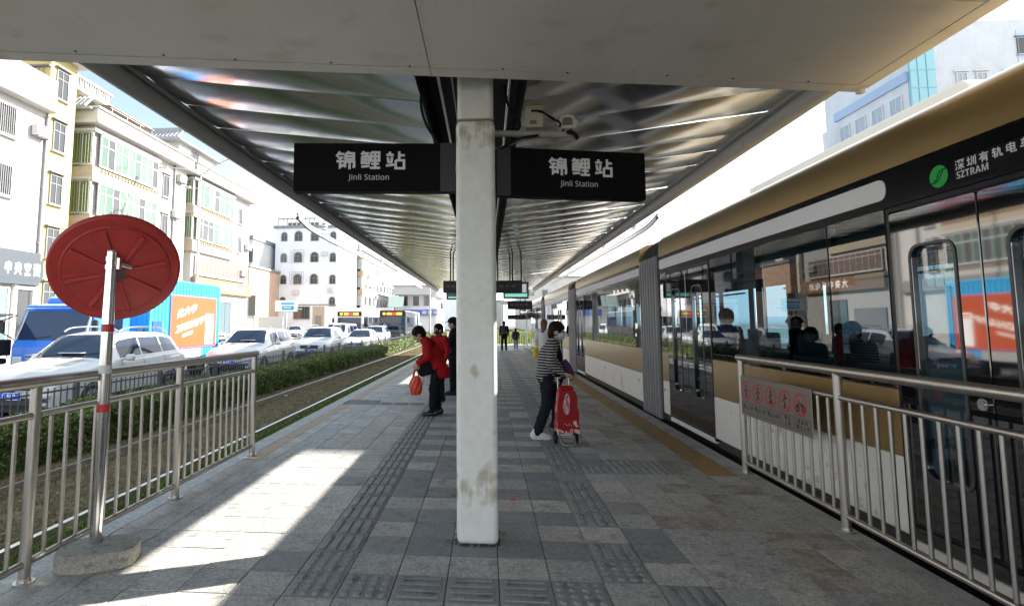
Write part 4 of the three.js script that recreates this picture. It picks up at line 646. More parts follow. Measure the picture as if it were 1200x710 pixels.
  const ad = canvasTex(900, 640, (g, w, h) => {
    g.fillStyle = '#bb4f26'; g.fillRect(0, 0, w, h); g.strokeStyle = '#d9579b'; g.lineWidth = 10; g.strokeRect(5, 5, w - 10, h - 10); g.save(); g.transform(1, -0.24, -0.2, 1, 0, 0);
    ['比', '大', '中'].forEach((c, k) => glyph(g, c, 170 + k * 122, 210, 108, 22, '#f7f1ec')); g.fillStyle = '#f7f1ec'; g.font = 'bold 128px sans-serif'; g.fillText('200HAPPY', 190, 505); g.font = 'bold 60px sans-serif'; g.fillText('000000', 330, 590); g.restore();
    g.fillStyle = '#f2f2f0'; g.fillRect(668, 210, 170, 400); g.fillStyle = '#e2622a'; g.fillRect(684, 232, 138, 22); g.fillRect(684, 270, 138, 12);
  });
  mesh('advert', rbox(0.02, 1.75, 2.95, 0.004), M(0.55, 0.2, 0.08, 0.5), t, [1.175, y0 + 1.22, -4.9]); const mAd = M(1, 1, 1, 0.5); mAd.map = ad; mesh('advert_print', new THREE.PlaneGeometry(2.94, 1.74).rotateY(Math.PI / 2), mAd, t, [1.188, y0 + 1.22, -4.9]);
  mesh('grey_skirt', rbox(0.02, 0.3, 2.6, 0.004), mGrey, t, [1.172, y0 + 0.17, -4.1]);
}
// dark motorcar at the far left, half out of the picture
{
  const t = thing('motorcycle', 'dark delivery scooter at the left picture edge in front of the blue lorry', 'scooter', [-12.75, YR, -12.6]);
  mesh('body', [rbox(0.34, 0.5, 0.6, 0.1, 0, 0.75, 0.1), rbox(0.4, 0.16, 0.7, 0.06, 0, 0.85, -0.6), bar([0, 0.3, 0.45], [0, 1.15, 0.25], 0.05)], mDark, t); mesh('handlebar', [bar([-0.35, 1.18, 0.22], [0.35, 1.18, 0.22], 0.018)], mDark, t); mesh('windshield', rbox(0.5, 0.5, 0.02, 0.06).rotateX(-0.35).translate(0, 1.5, 0.2), mCarGlass, t); mesh('rain_canopy', rbox(0.8, 0.03, 1.2, 0.015).rotateX(0.15).translate(0, 1.98, -0.3), mDark, t);
  for (const z of [0.5, -0.75]) mesh('wheel', new THREE.TorusGeometry(0.2, 0.06, 10, 24).rotateY(Math.PI / 2), mTyre, t, [0, 0.26, z]); mesh('top_box', rbox(0.45, 0.42, 0.45, 0.04, 0, 1.2, -0.8), mDark, t); mesh('headlight', rbox(0.18, 0.14, 0.05, 0.04, 0, 0.98, 0.42), mLampGlass, t);
}
// buses
function makeBus(label, col) {
  const t = thing('city_bus', label, 'bus', [0, 0, 0], 'buses in the traffic'); const mB = M(...col, 0.35, { clearcoat: 0.5 });
  mesh('body', rbox(2.5, 2.6, 10.5, 0.16, 0, 1.75, -5.25, 4), mB, t); mesh('windscreen', rbox(2.2, 1.45, 0.06, 0.12, 0, 1.65, 0.0), mCarGlass, t);
  const disp = canvasTex(256, 48, (g) => { g.fillStyle = '#0a0a0a'; g.fillRect(0, 0, 256, 48); g.fillStyle = '#ffb020'; g.beginPath(); g.arc(28, 24, 17, 0, 7); g.fill(); g.fillStyle = '#ff9a30'; g.fillRect(60, 8, 60, 32); g.fillStyle = '#ff3a20'; g.fillRect(126, 8, 44, 32); g.fillStyle = '#ffb638'; g.fillRect(176, 8, 64, 32); g.fillStyle = '#0a0a0a'; for (let i = 0; i < 60; i++) g.fillRect(56 + rnd() * 190, 6 + rnd() * 34, 5, 3); });
  mesh('destination_board', rbox(2.3, 0.42, 0.06, 0.02, 0, 2.72, 0.0), mBlack, t); const dm = new THREE.MeshStandardMaterial({ color: 0x000000, emissive: 0xffffff, emissiveMap: disp, emissiveIntensity: 0.9, roughness: 0.4 }); mesh('led_display', new THREE.PlaneGeometry(2.0, 0.34).translate(0, 2.72, 0.034), dm, t);
  for (const d of [1, -1]) { for (let k = 0; k < 5; k++) mesh('side_window', rbox(0.04, 1.0, 1.8, 0.06, d * 1.25, 2.0, -1.5 - k * 1.95), mCarGlass, t); mesh('wing_mirror', [rbox(0.2, 0.4, 0.1, 0.04, d * 1.5, 2.1, 0.15), bar([d * 1.2, 2.5, 0], [d * 1.5, 2.3, 0.15], 0.02)], mTrim, t); mesh('headlight', rbox(0.3, 0.2, 0.06, 0.05, d * 0.9, 0.75, 0.0), mLampGlass, t); for (const z of [-2.4, -7.6]) mesh('wheel', cyl(0.46, 0.46, 0.28, 0, 0, 0, 24).rotateZ(Math.PI / 2), mTyre, t, [d * 1.12, 0.46, z]); }
  return t;
}
makeBus('city bus with yellow and red destination display, the right one of the two', [0.02, 0.025, 0.025]).position.set(-8.6, YR, -49.8);
{ const b = makeBus('white city bus with orange destination display, the left one of the two', [0.62, 0.62, 0.62]); b.position.set(-12.8, YR, -50.5); }

// ---------- buildings ----------
const wallTex = (c, s) => new THREE.MeshStandardMaterial({ roughness: 0.85, map: tex(256, (u, v) => { const n = fbm(u, v, 6, 4, s) - 0.5, st = (fbm(u, v * 0.15, 30, 3, s + 2) - 0.5) * 0.4, f = fbm(u, v, 90, 1, s + 4) - 0.5; return c.map((x) => x * (1 + n * 0.08 + st * 0.08 + f * 0.04)); }) });
const mWallW = wallTex([0.70, 0.69, 0.675], 101), mWallY = wallTex([0.70, 0.645, 0.42], 103), mWallC = wallTex([0.66, 0.61, 0.54], 105), mWallB = wallTex([0.82, 0.84, 0.87], 107), mWallR = wallTex([0.74, 0.76, 0.79], 113), mWallG = wallTex([0.76, 0.76, 0.76], 109), mWallP = wallTex([0.72, 0.60, 0.52], 111);
const mTrimW = M(0.42, 0.41, 0.395, 0.7), mTrimG = M(0.20, 0.20, 0.205, 0.7), mOchre = M(0.22, 0.145, 0.085, 0.7), mBrown = M(0.22, 0.15, 0.11, 0.7), mFrameW = M(0.55, 0.56, 0.56, 0.5), mFrameD = M(0.12, 0.11, 0.11, 0.5);
const mPaneG = M(0.085, 0.165, 0.125, 0.1, { ior: 1.6 }), mPaneD = M(0.028, 0.03, 0.033, 0.08, { ior: 1.6 }), mPaneB = M(0.10, 0.14, 0.16, 0.08, { ior: 1.6 }), mTileRoof = M(0.28, 0.29, 0.31, 0.8), mPinkPane = M(0.16, 0.11, 0.085, 0.2);
const mTeal = M(0.2, 0.44, 0.50, 0.08, { ior: 1.7 });
const PANES = [M(0.065, 0.11, 0.085, 0.12), M(0.10, 0.125, 0.115, 0.15), M(0.05, 0.054, 0.054, 0.12), M(0.08, 0.13, 0.10, 0.12)];
// a window lying in a wall; face 'x' looks along +x, 'z' along +z, '-x' along -x. (a, y) is the lower corner on the wall
function windowOn(parent, face, wall, a0, a1, y0, y1, { cols = 2, rows = 1, frame = mFrameW, pane = mPaneD, bars = 0, fw = 0.06, sill = true, hood = 0, split = 0 } = {}) {
  const w = Math.abs(a1 - a0), h = y1 - y0, l = [box(w, fw, 0.1, 0, fw / 2, 0), box(w, fw, 0.1, 0, h - fw / 2, 0), box(fw, h - 2 * fw, 0.1, -w / 2 + fw / 2, h / 2, 0), box(fw, h - 2 * fw, 0.1, w / 2 - fw / 2, h / 2, 0)];
  for (let i = 1; i < cols; i++) l.push(box(fw * 0.7, h - 2 * fw, 0.07, -w / 2 + w * i / cols, h / 2, 0.004));
  if (split) l.push(box(w - 2 * fw, fw * 0.7, 0.075, 0, h * split, 0.004)); for (let i = 1; i < rows; i++) l.push(box(w - 2 * fw, fw * 0.7, 0.075, 0, h * i / rows, 0.004));
  if (hood) l.push(box(w + 0.3, 0.08, hood, 0, h + 0.12, hood / 2 - 0.04));
  const m = mesh('window', l, frame, parent); if (cols >= 5) for (let i = 0; i < cols; i++) mesh('pane', box(w / cols - 0.02, h - fw, 0.03 - rnd() * 0.012, -w / 2 + w * (i + 0.5) / cols, h / 2, 0), pane === mPaneG ? PANES[Math.floor(rnd() * 4)] : pane, m); else mesh('pane', box(w - fw, h - fw, 0.03, 0, h / 2, 0), pane, m);
  if (sill) mesh('sill', box(w + 0.16, 0.07, 0.2, 0, -0.037, 0.06), mTrimW, m);
  if (bars) { const b = []; for (let i = 0; i <= bars; i++) b.push(box(0.03, h + 0.1, 0.03, -w / 2 + w * i / bars, h / 2, 0.22)); b.push(box(w + 0.03, 0.03, 0.035, 0, 0.05, 0.222), box(w + 0.03, 0.03, 0.035, 0, h - 0.05, 0.222)); mesh('window_bars', b, mTrimG, m); }
  const mid = (a0 + a1) / 2; if (face === 'x') { m.position.set(wall + 0.03, y0, mid); m.rotation.y = Math.PI / 2; } else if (face === '-x') { m.position.set(wall - 0.03, y0, mid); m.rotation.y = -Math.PI / 2; } else m.position.set(mid, y0, wall + 0.03);
  return m;
}
const building = (label, pos) => thing('city_building', label, 'building', pos || [0, 0, 0]);
const near = (o) => { o.scale.set(0.923, 0.955, 0.873); return o; };   // the near blocks of the left street front share this size
const wallBox = (p, mat, x0, x1, y0, y1, z0, z1) => mesh('wall', muv(span(x0, x1, y0, y1, z0, z1), 0.25, rnd(), rnd()), mat, p);
const FX = -26, G = YR + 0.12;
{ // white block at the far left with the dark shop sign
  const b = near(building('white apartment block at the left picture edge with the dark shop sign')); wallBox(b, mWallW, -40, FX, G, 13.6, -12, -31.2);
  mesh('parapet', [span(-40.2, FX + 0.5, 13.9, 15.5, -11.8, -31.35), span(-40.2, FX + 0.65, 13.6, 13.9, -11.7, -31.4)], mTrimW, b);
  for (const y of [11.4, 8.2]) for (const z of [-15.5, -20.3, -24.6, -28.3]) windowOn(b, 'x', FX, z - 0.75, z + 0.75, y, y + 1.7, { bars: 11, pane: mPaneD });
  const t = canvasTex(1024, 200, (g, w, h) => { g.fillStyle = '#363e47'; g.fillRect(0, 0, w, h); let x = 330; for (const c of '中央空调') { glyph(g, c, x, 42, 118, 18, '#f4f6f7'); x += 168; } });
  const ms = M(1, 1, 1, 0.5); ms.map = t; mesh('shop_sign', span(FX + 0.02, FX + 0.36, 3.65, 5.45, -14, -31.1), M(0.036, 0.048, 0.063, 0.5), b); mesh('sign_lettering', new THREE.PlaneGeometry(4.0, 1.12).rotateY(Math.PI / 2), ms, b, [FX + 0.363, 4.5, -29.35]);
  for (const z of [-16, -20, -24, -27.6]) windowOn(b, 'x', FX, z - 1.8, z + 1.8, G + 0.1, 3.5, { cols: 3, pane: mPaneB, fw: 0.1, split: 0.75, sill: false }); mesh('door_frame', [span(FX, FX + 0.2, G, 3.7, -29.6, -29.8), span(FX, FX + 0.2, G, 3.6, -30.9, -31.1), span(FX, FX + 0.2, 3.4, 3.6, -29.8, -30.9)], mFrameW, b); mesh('door', span(FX, FX + 0.06, G, 3.3, -29.9, -30.8), mPaneD, b);
}
{ // yellow
  const b = near(building('pale yellow building with grey windows between two white blocks', [0, 0, 0])); wallBox(b, mWallY, -38, FX + 0.02, G, 17.3, -31.3, -33.5);
  mesh('cornice', [span(-38, FX + 0.75, 17.3, 17.6, -31.2, -33.9), span(-38, FX + 0.6, 17.6, 18.3, -31.3, -33.8)], mTrimW, b);
  for (let k = 0; k < 5; k++) windowOn(b, 'x', FX + 0.02, -31.75, -32.75, 14.75 - k * 3.15, 16.5 - k * 3.15, { frame: mTrimG, pane: mPaneD, hood: 0.25, split: 0.7 });
  mesh('balcony_grille', [span(-30, FX + 0.05, 16.4, 16.5, -31.1, -31.28), ...Array.from({ length: 14 }, (_, i) => span(-30 + i * 0.28, -29.96 + i * 0.28, 15.3, 16.4, -31.14, -31.18))], mFrameD, b);
  const c = near(building('set-back yellow upper storeys with white balustrade above the green-glazed building')); wallBox(c, mWallY, -36, -27.0, 14.4, 16.2, -33.55, -36.9); mesh('cornice', [span(-36, -26.3, 16.2, 16.4, -33.6, -37.3), span(-36, -26.2, 16.95, 17.1, -33.6, -37.4), ...Array.from({ length: 15 }, (_, i) => span(-26.38, -26.28, 16.4, 16.95, -33.7 - i * 0.235, -33.8 - i * 0.235)), span(-26.7, -26.6, 16.4, 16.95, -33.6, -37.3)], mTrimW, c);
  windowOn(c, 'x', -27.0, -35.2, -36.4, 14.5, 15.9, { frame: mFrameD, pane: mPaneD, hood: 0.2 });
  const r = near(thing('roof_awning', 'brown sheet awning on thin posts on the roof of the green-glazed building', 'awning', [0, 0, 0]));
  mesh('sheet', muv(span(-29, -26.0, 16.15, 16.22, -36.8, -42.2), 1), mBrown, r); mesh('frame', [...[-37.2, -38.9, -40.5, -42.0].map((z) => bar([-26.1, 14.6, z], [-26.1, 16.16, z], 0.05)), ...[15.0, 15.35, 15.7, 16.05].map((y) => span(-26.12, -26.06, y, y + 0.07, -37.0, -41))], mTrimG, r);
}
function glazedBlock(b, zc0, zc1, X, top, rows, zg0, zg1, n, bay) {   // street face at X, with a glazed bay at its near end
  wallBox(b, mWallW, X - 12, X, G, top, zc0, zc1);
  mesh('cornice', [span(X - 12, X + 0.7, top, top + 0.22, zc0 + 0.7, zc1 - 0.3), span(X - 12, X + 0.55, top + 0.22, top + 0.95, zc0 + 0.55, zc1 - 0.2), span(X - 12, X + 0.68, top + 0.95, top + 1.07, zc0 + 0.65, zc1 - 0.25)], mTrimW, b);
  const bal = []; for (let z = zc0 + 0.3; z > zc1; z -= 0.32) bal.push(rbox(0.1, 0.55, 0.14, 0.04, X + 0.58, top + 0.58, z, 1)); tag(mesh('baluster', bal, mTrimW, b), null, null, null, 'stuff');
  for (const y of rows) {
    mesh('bay', span(X - 1.35, X + 0.3, y - 1.05, y - 0.12, zc0 + 0.4, zg1 - 0.2), y < 8 ? mTrimW : mWallC, b); mesh('bay_cap', span(X - 1.35, X + 0.36, y + 2.12, y + 2.3, zc0 + 0.45, zg1 - 0.25), mTrimW, b);
    windowOn(b, 'x', X + 0.22, zg0, zg1, y, y + 2.1, { cols: n, split: 0.68, pane: mPaneG, fw: 0.09, sill: false });
    windowOn(b, 'z', zc0 + 0.3, X - 1.3, X + 0.2, y, y + 2.1, { cols: 2, pane: M(0.09, 0.15, 0.03, 0.4), fw: 0.08, bars: 8, sill: false });
    const tr = []; for (let z = zg0 - 0.1; z > zg1; z -= 0.36) tr.push(span(X + 0.3, X + 0.36, y - 0.34, y - 0.14, z, z - 0.2)); tag(mesh('trim_block', tr, mOchre, b), null, null, null, 'stuff');
  }
}
{
  const b = near(building('white building with long rows of green-tinted windows behind the mirror')); glazedBlock(b, -34.9, -46.6, -25.6, 14.1, [11.5, 8.4, 5.3], -35.2, -41.9, 9);
  for (const y of [11.3, 8.2, 5.1]) windowOn(b, 'x', -25.6, -43.0, -43.9, y, y + 1.7, { frame: mTrimG, pane: mPaneD, hood: 0.2 });
  const tl = []; for (let i = 0; i < 9; i++) tl.push(bar([-28.1 + i * 0.3, 15.9, -34.7], [-28.1 + i * 0.3, 15.05, -33.9], 0.09, 8)); tl.push(span(-28.3, -25.3, 14.9, 15.0, -33.9, -34.8)); mesh('tiled_eave', tl, mTileRoof, b); windowOn(b, 'x', -25.6, -36, -41, G + 0.2, 3.6, { cols: 4, pane: mPaneB, sill: false });
  mesh('ground_floor_fascia', span(-25.6, -25.2, 3.8, 4.6, -34.9, -46.5), mTrimG, b);
}
{
  const b = near(building('white building with green windows and an orange shop sign behind the street lamp')); glazedBlock(b, -47.9, -60, -25.6, 14.1, [11.6, 8.7], -48.2, -55.4, 7);
  for (const y of [11.5, 8.6]) windowOn(b, 'x', -25.6, -57.2, -58.0, y, y + 1.6, { frame: mTrimG, pane: mPaneD });
  windowOn(b, 'x', -25.5, -48.4, -59, 5.75, 7.4, { cols: 13, split: 0.75, pane: mPinkPane, frame: mTrimW, fw: 0.1 });
  mesh('shop_sign', span(-25.6, -25.2, 4.3, 5.5, -48, -60), mOchre, b); const t = canvasTex(512, 80, (g, w, h) => { g.fillStyle = '#8a654a'; g.fillRect(0, 0, w, h); let x = 70; for (const c of '大有中机电动') { glyph(g, c, x, 12, 52, 9, '#fbf6f0'); x += 66; } }); const ms = M(1, 1, 1, 0.5); ms.map = t; mesh('sign_lettering', new THREE.PlaneGeometry(8, 1.1).rotateY(Math.PI / 2), ms, b, [-25.19, 4.9, -55.5]);
  windowOn(b, 'x', -25.6, -53.5, -56, G + 0.2, 3.6, { cols: 2, frame: mFrameD, pane: mPaneB, sill: false }); mesh('shutter', span(-25.6, -25.5, G, 2.8, -48.5, -52.5), mTrimG, b);
  const u = near(building('tile-roofed white stair house on the roof next to the brown awning')); wallBox(u, mWallW, -34, -25.7, 14.9, 16.3, -45.4, -52); const tl = []; for (let i = 0; i < 12; i++) tl.push(bar([-29.2 + i * 0.34, 17.3, -45.6], [-29.2 + i * 0.34, 16.45, -44.6], 0.1, 8)); tl.push(span(-30, -25.2, 16.3, 16.42, -44.6, -52.4), span(-30, -25.3, 17.2, 17.5, -45.4, -45.8), bar([-25.5, 17.4, -45.6], [-25.2, 18.1, -45.5], 0.12, 8, 0.05)); mesh('tiled_roof', tl, mTileRoof, u); windowOn(u, 'x', -25.7, -47.4, -48.6, 15.0, 16.1, { frame: mFrameD, pane: mPaneD });
}
{ // recessed pinkish houses behind the cream portal
  const b = building('pinkish grey houses set back in the gap left of the arched-window building'); wallBox(b, mWallP, -46, -29.6, G, 8.6, -66, -84); wallBox(b, mWallG, -48, -31, 8.6, 13.0, -70, -86);
  mesh('ledge', [span(-46, -29.4, 8.6, 8.9, -65.7, -84), span(-48, -30.8, 12.7, 13.2, -69.6, -86)], mTrimG, b); for (const x of [-33.6, -31.6]) windowOn(b, 'z', -70, x - 0.7, x + 0.7, 9.6, 11.5, { frame: mTrimG, pane: mPaneD }); for (const x of [-34.5, -32.6, -30.8]) windowOn(b, 'z', -66, x - 0.5, x + 0.5, 4.2, 7.2, { frame: mBrown, pane: mPinkPane, cols: 1 });
  mesh('iron_stair', [bar([-33, 6.5, -65.6], [-31, 3.2, -65.2], 0.06), bar([-33, 7.4, -65.6], [-31, 4.1, -65.2], 0.04), ...Array.from({ length: 8 }, (_, i) => bar([-33 + i * 0.28, 6.5 - i * 0.46, -65.6], [-33 + i * 0.28, 7.4 - i * 0.46, -65.6], 0.025))], mFrameD, b);
  const p = thing('cream_portal', 'cream round-cornered portal frame in the gap left of the arched-window building', 'portal', [0, 0, 0]); mesh('frame', [tube([[-28.6, G, -62], [-28.6, 9.2, -62], [-28.9, 10.0, -62], [-29.6, 10.2, -62], [-34, 10.2, -62]], 0.28, 60, 10), span(-33.6, -28.7, 5.8, 6.3, -61.8, -62.2)], M(0.68, 0.62, 0.52, 0.6), p);
  const w = thing('green_awning', 'grey green sheet awning with dark edge over the yard left of the arched-window building', 'awning', [0, 0, 0]); const sh = new THREE.Shape(); sh.moveTo(-33, 2.2); sh.lineTo(-33, 5.2); sh.quadraticCurveTo(-29, 5.0, -26.5, 4.6); sh.lineTo(-26.5, 2.0); sh.closePath(); mesh('sheet', new THREE.ExtrudeGeometry(sh, { depth: 0.2, bevelEnabled: false }).translate(0, 0, -60.8), M(0.45, 0.52, 0.47, 0.7), w); mesh('edge_flap', span(-27.1, -26.3, 2.4, 4.7, -60.7, -60.5), mFrameD, w); mesh('post', [cyl(0.08, 0.08, 4, -26.5, 2, -60.6)], mTrimG, w);
  tag(mesh('site_hoarding', [rbox(2.5, 2.3, 0.1, 0.02, -21.0, 1.0, -52), cyl(0.04, 0.04, 2.3, -22.2, 0.9, -52.1), cyl(0.04, 0.04, 2.3, -19.8, 0.9, -52.1)], mTrimW, scene), 'plain white hoarding panel on the pavement left of the road sign', 'hoarding');
}
{ // arched windows
  const b = building('bluish white four-storey building with rows of dark arched windows'); const Z = -76, x0 = -30.3, x1 = -21.2, top = 15.2; wallBox(b, mWallB, x0, x1, G, top, Z, -88);
  mesh('parapet', [span(x0 - 0.3, x1 + 0.3, top, top + 0.35, Z + 0.3, -88), span(x0 + 0.3, x1 - 3.2, top + 1.35, top + 1.5, Z, Z - 0.2), ...Array.from({ length: 9 }, (_, i) => span(x0 + 0.3 + i * 0.66, x0 + 0.42 + i * 0.66, top + 0.35, top + 1.35, Z, Z - 0.15))], mTrimG, b); mesh('roof_room', span(x0 + 1, x1 - 3.4, top + 0.35, top + 1.2, Z - 2, -87), mFrameD, b);
  const archS = (w, h) => { const s = new THREE.Shape(); s.moveTo(-w / 2, 0); s.lineTo(w / 2, 0); s.lineTo(w / 2, h - w / 2); s.absarc(0, h - w / 2, w / 2, 0, Math.PI); s.closePath(); return s; };
  const archWin = (x, y, big) => { const w = big ? 1.05 : 0.78, h = big ? 1.4 : 1.25, s = archS(w + 0.2, h + 0.1); s.holes.push(new THREE.Path(archS(w, h).getPoints(10).map((p) => p.clone().setY(p.y + 0.001)))); const m = mesh('window', new THREE.ExtrudeGeometry(s, { depth: 0.1, bevelEnabled: false }), M(0.30, 0.29, 0.28, 0.7), b, [x, y, Z - 0.02]); mesh('pane', [new THREE.ExtrudeGeometry(archS(w, h), { depth: 0.03, bevelEnabled: false })], mPaneD, m, [0, 0, 0]); mesh('mullion', [box(0.05, h - 0.1, 0.03, 0, h / 2, 0.045), box(w, 0.05, 0.035, 0, h - w / 2, 0.046)], mTrimG, m); };
  for (const y of [14.2, 11.15, 8.0, 4.85]) [[-29.0, 0], [-26.9, 1], [-24.5, 1], [-21.8, 0]].forEach(([x, g], i) => { if (!(y < 5 && (i === 1 || i === 2))) archWin(x, y - 0.9, g); });
  for (const y of [11.15, 8.0]) { const c = []; for (let i = 0; i <= 7; i++) c.push(box(0.03, 1.9, 0.03, -27.9 + i * 0.285, y - 0.1, Z + 0.5)); for (let i = 0; i <= 4; i++) c.push(box(2.0, 0.03, 0.032, -26.9, y - 1 + i * 0.46, Z + 0.503)); mesh('window_cage', c, mTrimG, b); }
  for (const [x, y] of [[-27.1, 5.9], [-22.0, 6.2], [-23.0, 11.4]]) mesh('air_conditioner', [rbox(0.9, 0.62, 0.35, 0.04, x, y, Z + 0.2), new THREE.TorusGeometry(0.22, 0.03, 8, 20).translate(x - 0.12, y, Z + 0.38), cyl(0.19, 0.19, 0.02, 0, 0, 0, 16).rotateX(Math.PI / 2).translate(x - 0.12, y, Z + 0.38)], M(0.5, 0.5, 0.5, 0.6), b);
  mesh('band', span(x0 - 0.05, x1 + 0.05, 4.05, 4.2, Z + 0.06, Z - 0.3), mTrimG, b); windowOn(b, 'z', Z, -27.4, -25.0, 2.1, 3.9, { cols: 3, frame: mTrimG, pane: mPaneD }); mesh('entrance', [span(-24.6, -22.9, G, 3.9, Z + 0.04, Z - 0.2)], mWallC, b); mesh('door', span(-24.2, -23.3, G, 2.6, Z + 0.02, Z + 0.09), mTrimG, b); const st = new THREE.Shape(); st.moveTo(-22.3, G); st.lineTo(-19.6, G); st.lineTo(-19.6, 3.0); st.closePath(); mesh('stair_wall', new THREE.ExtrudeGeometry(st, { depth: 0.3, bevelEnabled: false }).translate(0, 0, Z + 1.5), mWallG, b);
}
{ // long row beyond
  const b = building('long white terrace running away behind the buses'); const X = -20.6; wallBox(b, mWallW, X - 12, X, G, 13.6, -88.2, -128); wallBox(b, mWallC, X - 2, X + 0.4, G, 13.0, -88.2, -89.6);
  mesh('cornice', span(X - 12, X + 0.4, 13.6, 14.0, -88, -128.2), mTrimW, b); for (const y of [4.6, 7.6, 10.6]) { for (let z = -92; z > -126; z -= 3.4) windowOn(b, 'x', X, z - 0.8, z + 0.8, y, y + 1.5, { frame: mTrimG, pane: rnd() < 0.5 ? mPaneD : mPaneB, sill: false }); mesh('string_course', span(X, X + 0.12, y - 0.6, y - 0.45, -90, -128), mTrimG, b); windowOn(b, 'z', -88.2, X - 1.4, X - 0.0, y - 0.2, y + 1.5, { frame: mTrimG, pane: mPaneB, sill: false }); mesh('spandrel', span(X - 1.9, X + 0.3, y + 1.55, y + 2.5, -88.12, -88.3), mOchre, b); }
  const t = canvasTex(512, 96, (g, w, h) => { g.fillStyle = '#f3efec'; g.fillRect(0, 0, w, h); let x = 20; for (const c of '中有大动机') { glyph(g, c, x, 18, 56, 9, '#d8484a'); x += 84; } }); const ms = M(1, 1, 1, 0.6); ms.map = t; mesh('shop_sign', span(X, X + 0.5, 2.6, 4.0, -89, -128), mTrimW, b); mesh('sign_lettering', new THREE.PlaneGeometry(12, 1.2).rotateY(Math.PI / 2), ms, b, [X + 0.51, 3.3, -98]);
  const e = thing('shop_canopy', 'white shopfront canopy facing the viewer behind the left-hand bus', 'canopy', [0, 0, 0]); mesh('board', span(-23.5, -14.8, 2.1, 4.0, -86, -86.4), mTrimW, e); mesh('lettering', new THREE.PlaneGeometry(6.4, 1.3).translate(-20.0, 3.1, -85.98), ms, e); mesh('post', [cyl(0.1, 0.1, 2.4, -23, 1, -86.2), cyl(0.1, 0.1, 2.4, -15.2, 1, -86.2)], mTrimG, e);
}
{ // grey canopy building
  const b = building('grey building with wide flat roof band and blue sign beyond the buses'); const Z = -104; wallBox(b, mWallG, -17.6, -9.5, G, 4.6, Z - 0.5, Z - 20); wallBox(b, mWallG, -16.6, -10.4, 4.6, 7.0, Z - 1.5, Z - 20); mesh('roof_band', span(-17.8, -9.4, 7.0, 8.6, Z + 0.2, Z - 20), M(0.36, 0.37, 0.38, 0.6), b); mesh('roof_slab', span(-17.9, -9.3, 8.6, 8.8, Z + 0.4, Z - 20), mTrimG, b); wallBox(b, mWallG, -11, -9.2, 8.8, 10.4, Z - 3, Z - 16);
  for (const x of [-15.8, -13.6, -11.5]) windowOn(b, 'z', Z - 1.5, x - 0.6, x + 0.6, 4.9, 6.8, { cols: 1, frame: mFrameD, pane: mPaneD, sill: false }); for (const x of [-14.7, -12.5]) windowOn(b, 'z', Z - 1.5, x - 0.5, x + 0.5, 4.9, 6.6, { cols: 1, pane: mTrimW, sill: false }); mesh('blue_sign', rbox(6.6, 1.1, 0.2, 0.03, -12.6, 3.6, Z), M(0.06, 0.10, 0.38, 0.5), b); mesh('sign_lettering', [0, 1, 2].map((i) => box(0.8, 0.6, 0.05, -11.8 + i * 1.1, 3.6, Z + 0.12)), mTrimW, b); mesh('glass_awning', rbox(3, 2.4, 0.2, 0.05).rotateX(-0.5).translate(-17.2, 5.6, Z + 0.6), M(0.4, 0.5, 0.47, 0.3), b);
}
[[-40, -22, 15, -130, -165, mWallW, 'pale far block at the end of the white terrace'], [-21, -8, 11, -150, -175, mWallB, 'pale far block seen low beside the hanging screen'], [-7, 6, 9, -190, -215, mWallW, 'pale low block at the far end of the platform view'], [10, 30, 13, -140, -190, mWallW, 'pale far block seen behind the far tram sections']].forEach(([x0, x1, h, z0, z1, m, l]) => { const b = building(l); wallBox(b, m, x0, x1, G, h, z0, z1); mesh('parapet', span(x0 - 0.2, x1 + 0.2, h, h + 0.5, z0 + 0.2, z1), mTrimG, b); for (let y = 2.5; y < h - 2; y += 3) for (let x = x0 + 1.5; x < x1 - 1.5; x += 3.4) windowOn(b, 'z', z0, x - 0.7, x + 0.7, y, y + 1.5, { frame: mTrimG, pane: mPaneB, sill: false }); });
